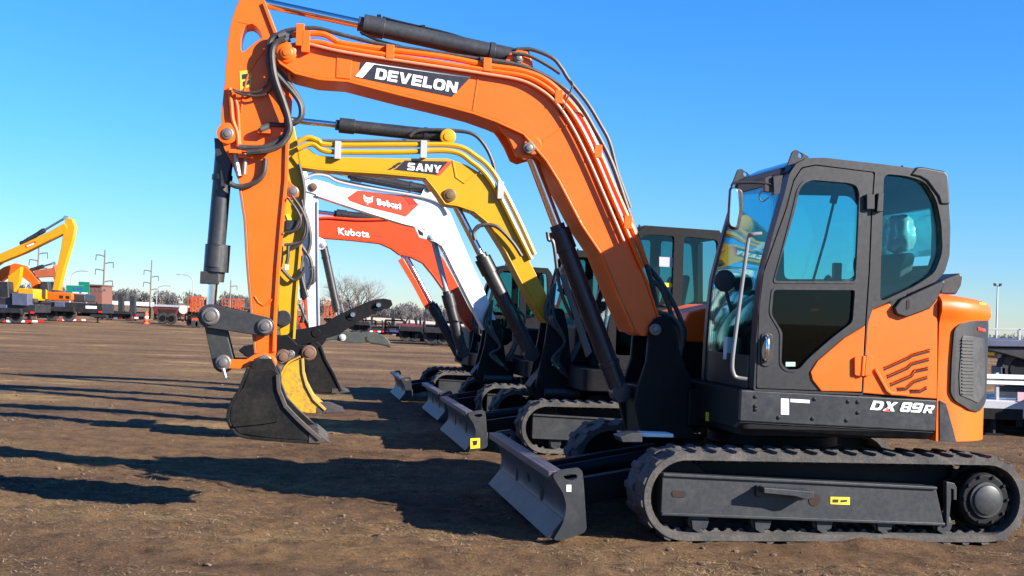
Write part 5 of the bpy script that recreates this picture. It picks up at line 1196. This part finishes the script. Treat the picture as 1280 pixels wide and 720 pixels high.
idx = np.arange(nx * ny).reshape(ny, nx); Fq = np.stack([idx[:-1, :-1], idx[:-1, 1:], idx[1:, 1:], idx[1:, :-1]], -1).reshape(-1, 4)
me = bpy.data.meshes.new('ground'); me.vertices.add(len(V)); me.vertices.foreach_set('co', V.ravel()); me.loops.add(Fq.size); me.loops.foreach_set('vertex_index', Fq.ravel())
me.polygons.add(len(Fq)); me.polygons.foreach_set('loop_start', np.arange(0, Fq.size, 4)); me.polygons.foreach_set('loop_total', np.full(len(Fq), 4)); me.update(calc_edges=True)
me.polygons.foreach_set('use_smooth', [True] * len(Fq))
go = bpy.data.objects.new('ground', me); COL.objects.link(go); go['kind'] = 'structure'
m, nt, out = newmat('dry_dirt'); L = nt.links.new
tc = nd(nt, 'TexCoord'); mp = nd(nt, 'Mapping'); mp.inputs['Scale'].default_value = (.45, 1.0, 1); L(tc.outputs['Object'], mp.inputs['Vector'])
nA = nd(nt, 'TexNoise', Scale=.45, Detail=8.0, Roughness=.65); L(mp.outputs[0], nA.inputs['Vector'])
nB = nd(nt, 'TexNoise', Scale=4.0, Detail=8.0, Roughness=.7); L(tc.outputs['Object'], nB.inputs['Vector'])
nC = nd(nt, 'TexNoise', Scale=30.0, Detail=8.0, Roughness=.8, Distortion=2.5); L(tc.outputs['Object'], nC.inputs['Vector'])
rA = ramp(nt, [(.32, (.10, .06, .037)), (.45, (.165, .101, .06)), (.57, (.215, .136, .073)), (.68, (.40, .275, .125))]); L(nA.outputs['Fac'], rA.inputs['Fac'])
rB = ramp(nt, [(.30, (.5, .48, .47)), (.5, (1, 1, 1)), (.70, (1.35, 1.28, 1.12))]); L(nB.outputs['Fac'], rB.inputs['Fac'])
rC = ramp(nt, [(.36, (.3, .28, .26)), (.5, (1, 1, 1)), (.62, (1.75, 1.66, 1.45))]); L(nC.outputs['Fac'], rC.inputs['Fac'])
m1 = nd(nt, 'Mix', data_type='RGBA', blend_type='MULTIPLY'); m1.inputs['Factor'].default_value = 1; L(rA.outputs['Color'], m1.inputs['A']); L(rB.outputs['Color'], m1.inputs['B'])
m2 = nd(nt, 'Mix', data_type='RGBA', blend_type='MULTIPLY'); m2.inputs['Factor'].default_value = .9; L(m1.outputs['Result'], m2.inputs['A']); L(rC.outputs['Color'], m2.inputs['B'])
b = nd(nt, 'BsdfPrincipled', Roughness=.95); b.inputs['Specular IOR Level'].default_value = .15; L(m2.outputs['Result'], b.inputs['Base Color'])
ad = nd(nt, 'Math', operation='ADD'); L(nB.outputs['Fac'], ad.inputs[0]); L(nC.outputs['Fac'], ad.inputs[1])
bp = nd(nt, 'Bump', Strength=1.0, Distance=.07); L(ad.outputs[0], bp.inputs['Height']); L(bp.outputs[0], b.inputs['Normal']); L(b.outputs[0], out.inputs['Surface'])
me.materials.append(m)
# ---- far wood, straw, clods
rng = np.random.default_rng(5)
def scatter_mesh(name, V, F, mat):
    me = bpy.data.meshes.new(name); me.from_pydata(V.tolist(), [], F.tolist()); me.materials.append(mat); o = bpy.data.objects.new(name, me); COL.objects.link(o); return o
TV = []; TF = []
for k in range(640):
    px = rng.uniform(-700, 2000); D = rng.uniform(430, 620); d = ray(px, 392); x = d.x / d.y * D; z0 = terrain(x, D)
    left = px < 330; hh = rng.uniform(3.4, 7.2) if left else rng.uniform(4.5, 7.0)
    if rng.random() < .12: hh *= 1.25
    w = hh * rng.uniform(.45, .8); n = 260
    u = rng.normal(size=(n, 3)); u /= np.linalg.norm(u, axis=1)[:, None]; r = rng.random(n) ** .4
    c = np.array([x, D, z0 + hh * .55]) + u * r[:, None] * np.array([w, w, hh * .5])
    for q in c:
        a = rng.normal(size=3) * .3; a[2] = abs(a[2]) + .5; b = rng.normal(size=3) * .16; i = len(TV); TV += [q - a * .6 - b, q - a * .6 + b, q + a * .6]; TF.append((i, i + 1, i + 2))
    i = len(TV); s_ = .18
    TV += [np.array([x - s_, D, z0 - 1]), np.array([x + s_, D, z0 - 1]), np.array([x + s_ * .5, D, z0 + hh * .6]), np.array([x - s_ * .5, D, z0 + hh * .6])]; TF += [(i, i + 1, i + 2), (i, i + 2, i + 3)]
tl = bpy.data.meshes.new('far_wood'); tl.from_pydata([tuple(v) for v in TV], [], TF); wm, nt, out = newmat('bare_wood'); wn = nd(nt, 'TexNoise', Scale=.06, Detail=3.0); wt_ = nd(nt, 'TexCoord'); nt.links.new(wt_.outputs['Object'], wn.inputs['Vector']); wr = ramp(nt, [(.35, (.135, .122, .116)), (.65, (.215, .195, .185))]); nt.links.new(wn.outputs['Fac'], wr.inputs['Fac'])
d1 = nd(nt, 'BsdfDiffuse'); d2 = nd(nt, 'BsdfTranslucent'); mw = nd(nt, 'MixShader'); mw.inputs[0].default_value = .5
for d_ in (d1, d2): nt.links.new(wr.outputs['Color'], d_.inputs['Color'])
nt.links.new(d1.outputs[0], mw.inputs[1]); nt.links.new(d2.outputs[0], mw.inputs[2]); nt.links.new(mw.outputs[0], out.inputs['Surface']); tl.materials.append(wm); o = bpy.data.objects.new('far_wood', tl); COL.objects.link(o); o['kind'] = 'stuff'
def surf(x, y): return gheight(x, y)
# dry straw lying and standing in patches
n = 260000; yy = 4.2 + 26 * rng.random(n) ** 1.6; xx = (rng.random(n) - .5) * (yy * 1.0 + 3)
dens = vnoise(xx * .8, yy * 1.6, 21) + vnoise(xx * 2.5, yy * 3.5, 22) * .6; keep = dens > rng.random(n) * .7 - .12; xx, yy = xx[keep], yy[keep]; n = len(xx)
ang = rng.random(n) * 6.283; ln = rng.uniform(.02, .07, n); lift_ = rng.random(n) ** 8 * .35; wd_ = rng.uniform(.001, .0026, n) * (1 + yy / 14)
dx, dy, dz = np.cos(ang) * ln * (1 - lift_ * .5), np.sin(ang) * ln * (1 - lift_ * .5), ln * lift_; zz = surf(xx, yy) + .004
px_, py_ = -np.sin(ang) * wd_, np.cos(ang) * wd_
V = np.stack([np.stack([xx - px_, yy - py_, zz], -1), np.stack([xx + px_, yy + py_, zz], -1), np.stack([xx + dx, yy + dy, zz + dz + .003], -1)], 1).reshape(-1, 3); F = np.arange(3 * n).reshape(-1, 3)
o = scatter_mesh('dry_straw', V, F, paint('straw', (.30, .21, .105), .8, 0, var=.3, scale=2)); o['kind'] = 'stuff'
n = 5000; yy = 4.2 + 20 * rng.random(n) ** 1.5; xx = (rng.random(n) - .5) * (yy * 1.0 + 3); 
cl = vnoise(xx * 1.1, yy * 1.1, 31); kp = cl > rng.random(n) * .6 - .2; xx, yy = xx[kp], yy[kp]; n = len(xx); rr = .006 + .02 * rng.random(n) ** 4
base = bmesh.new(); bmesh.ops.create_icosphere(base, subdivisions=1, radius=1); bv = np.array([v.co[:] for v in base.verts]); bf = np.array([[v.index for v in f.verts] for f in base.faces]); base.free()
J = 1 + rng.normal(size=(n, len(bv), 1)) * .18; S = rr[:, None, None] * np.stack([rng.uniform(.8, 1.5, n), rng.uniform(.8, 1.5, n), rng.uniform(.5, .9, n)], -1)[:, None, :]
V = bv[None] * J * S + np.stack([xx, yy, surf(xx, yy) + rr * .2], -1)[:, None, :]; F = (bf[None] + (np.arange(n) * len(bv))[:, None, None]).reshape(-1, 3)
o = scatter_mesh('dirt_clods', V.reshape(-1, 3), F, paint('clod', (.13, .085, .055), .95, 0, var=.3, scale=6)); o['kind'] = 'stuff'
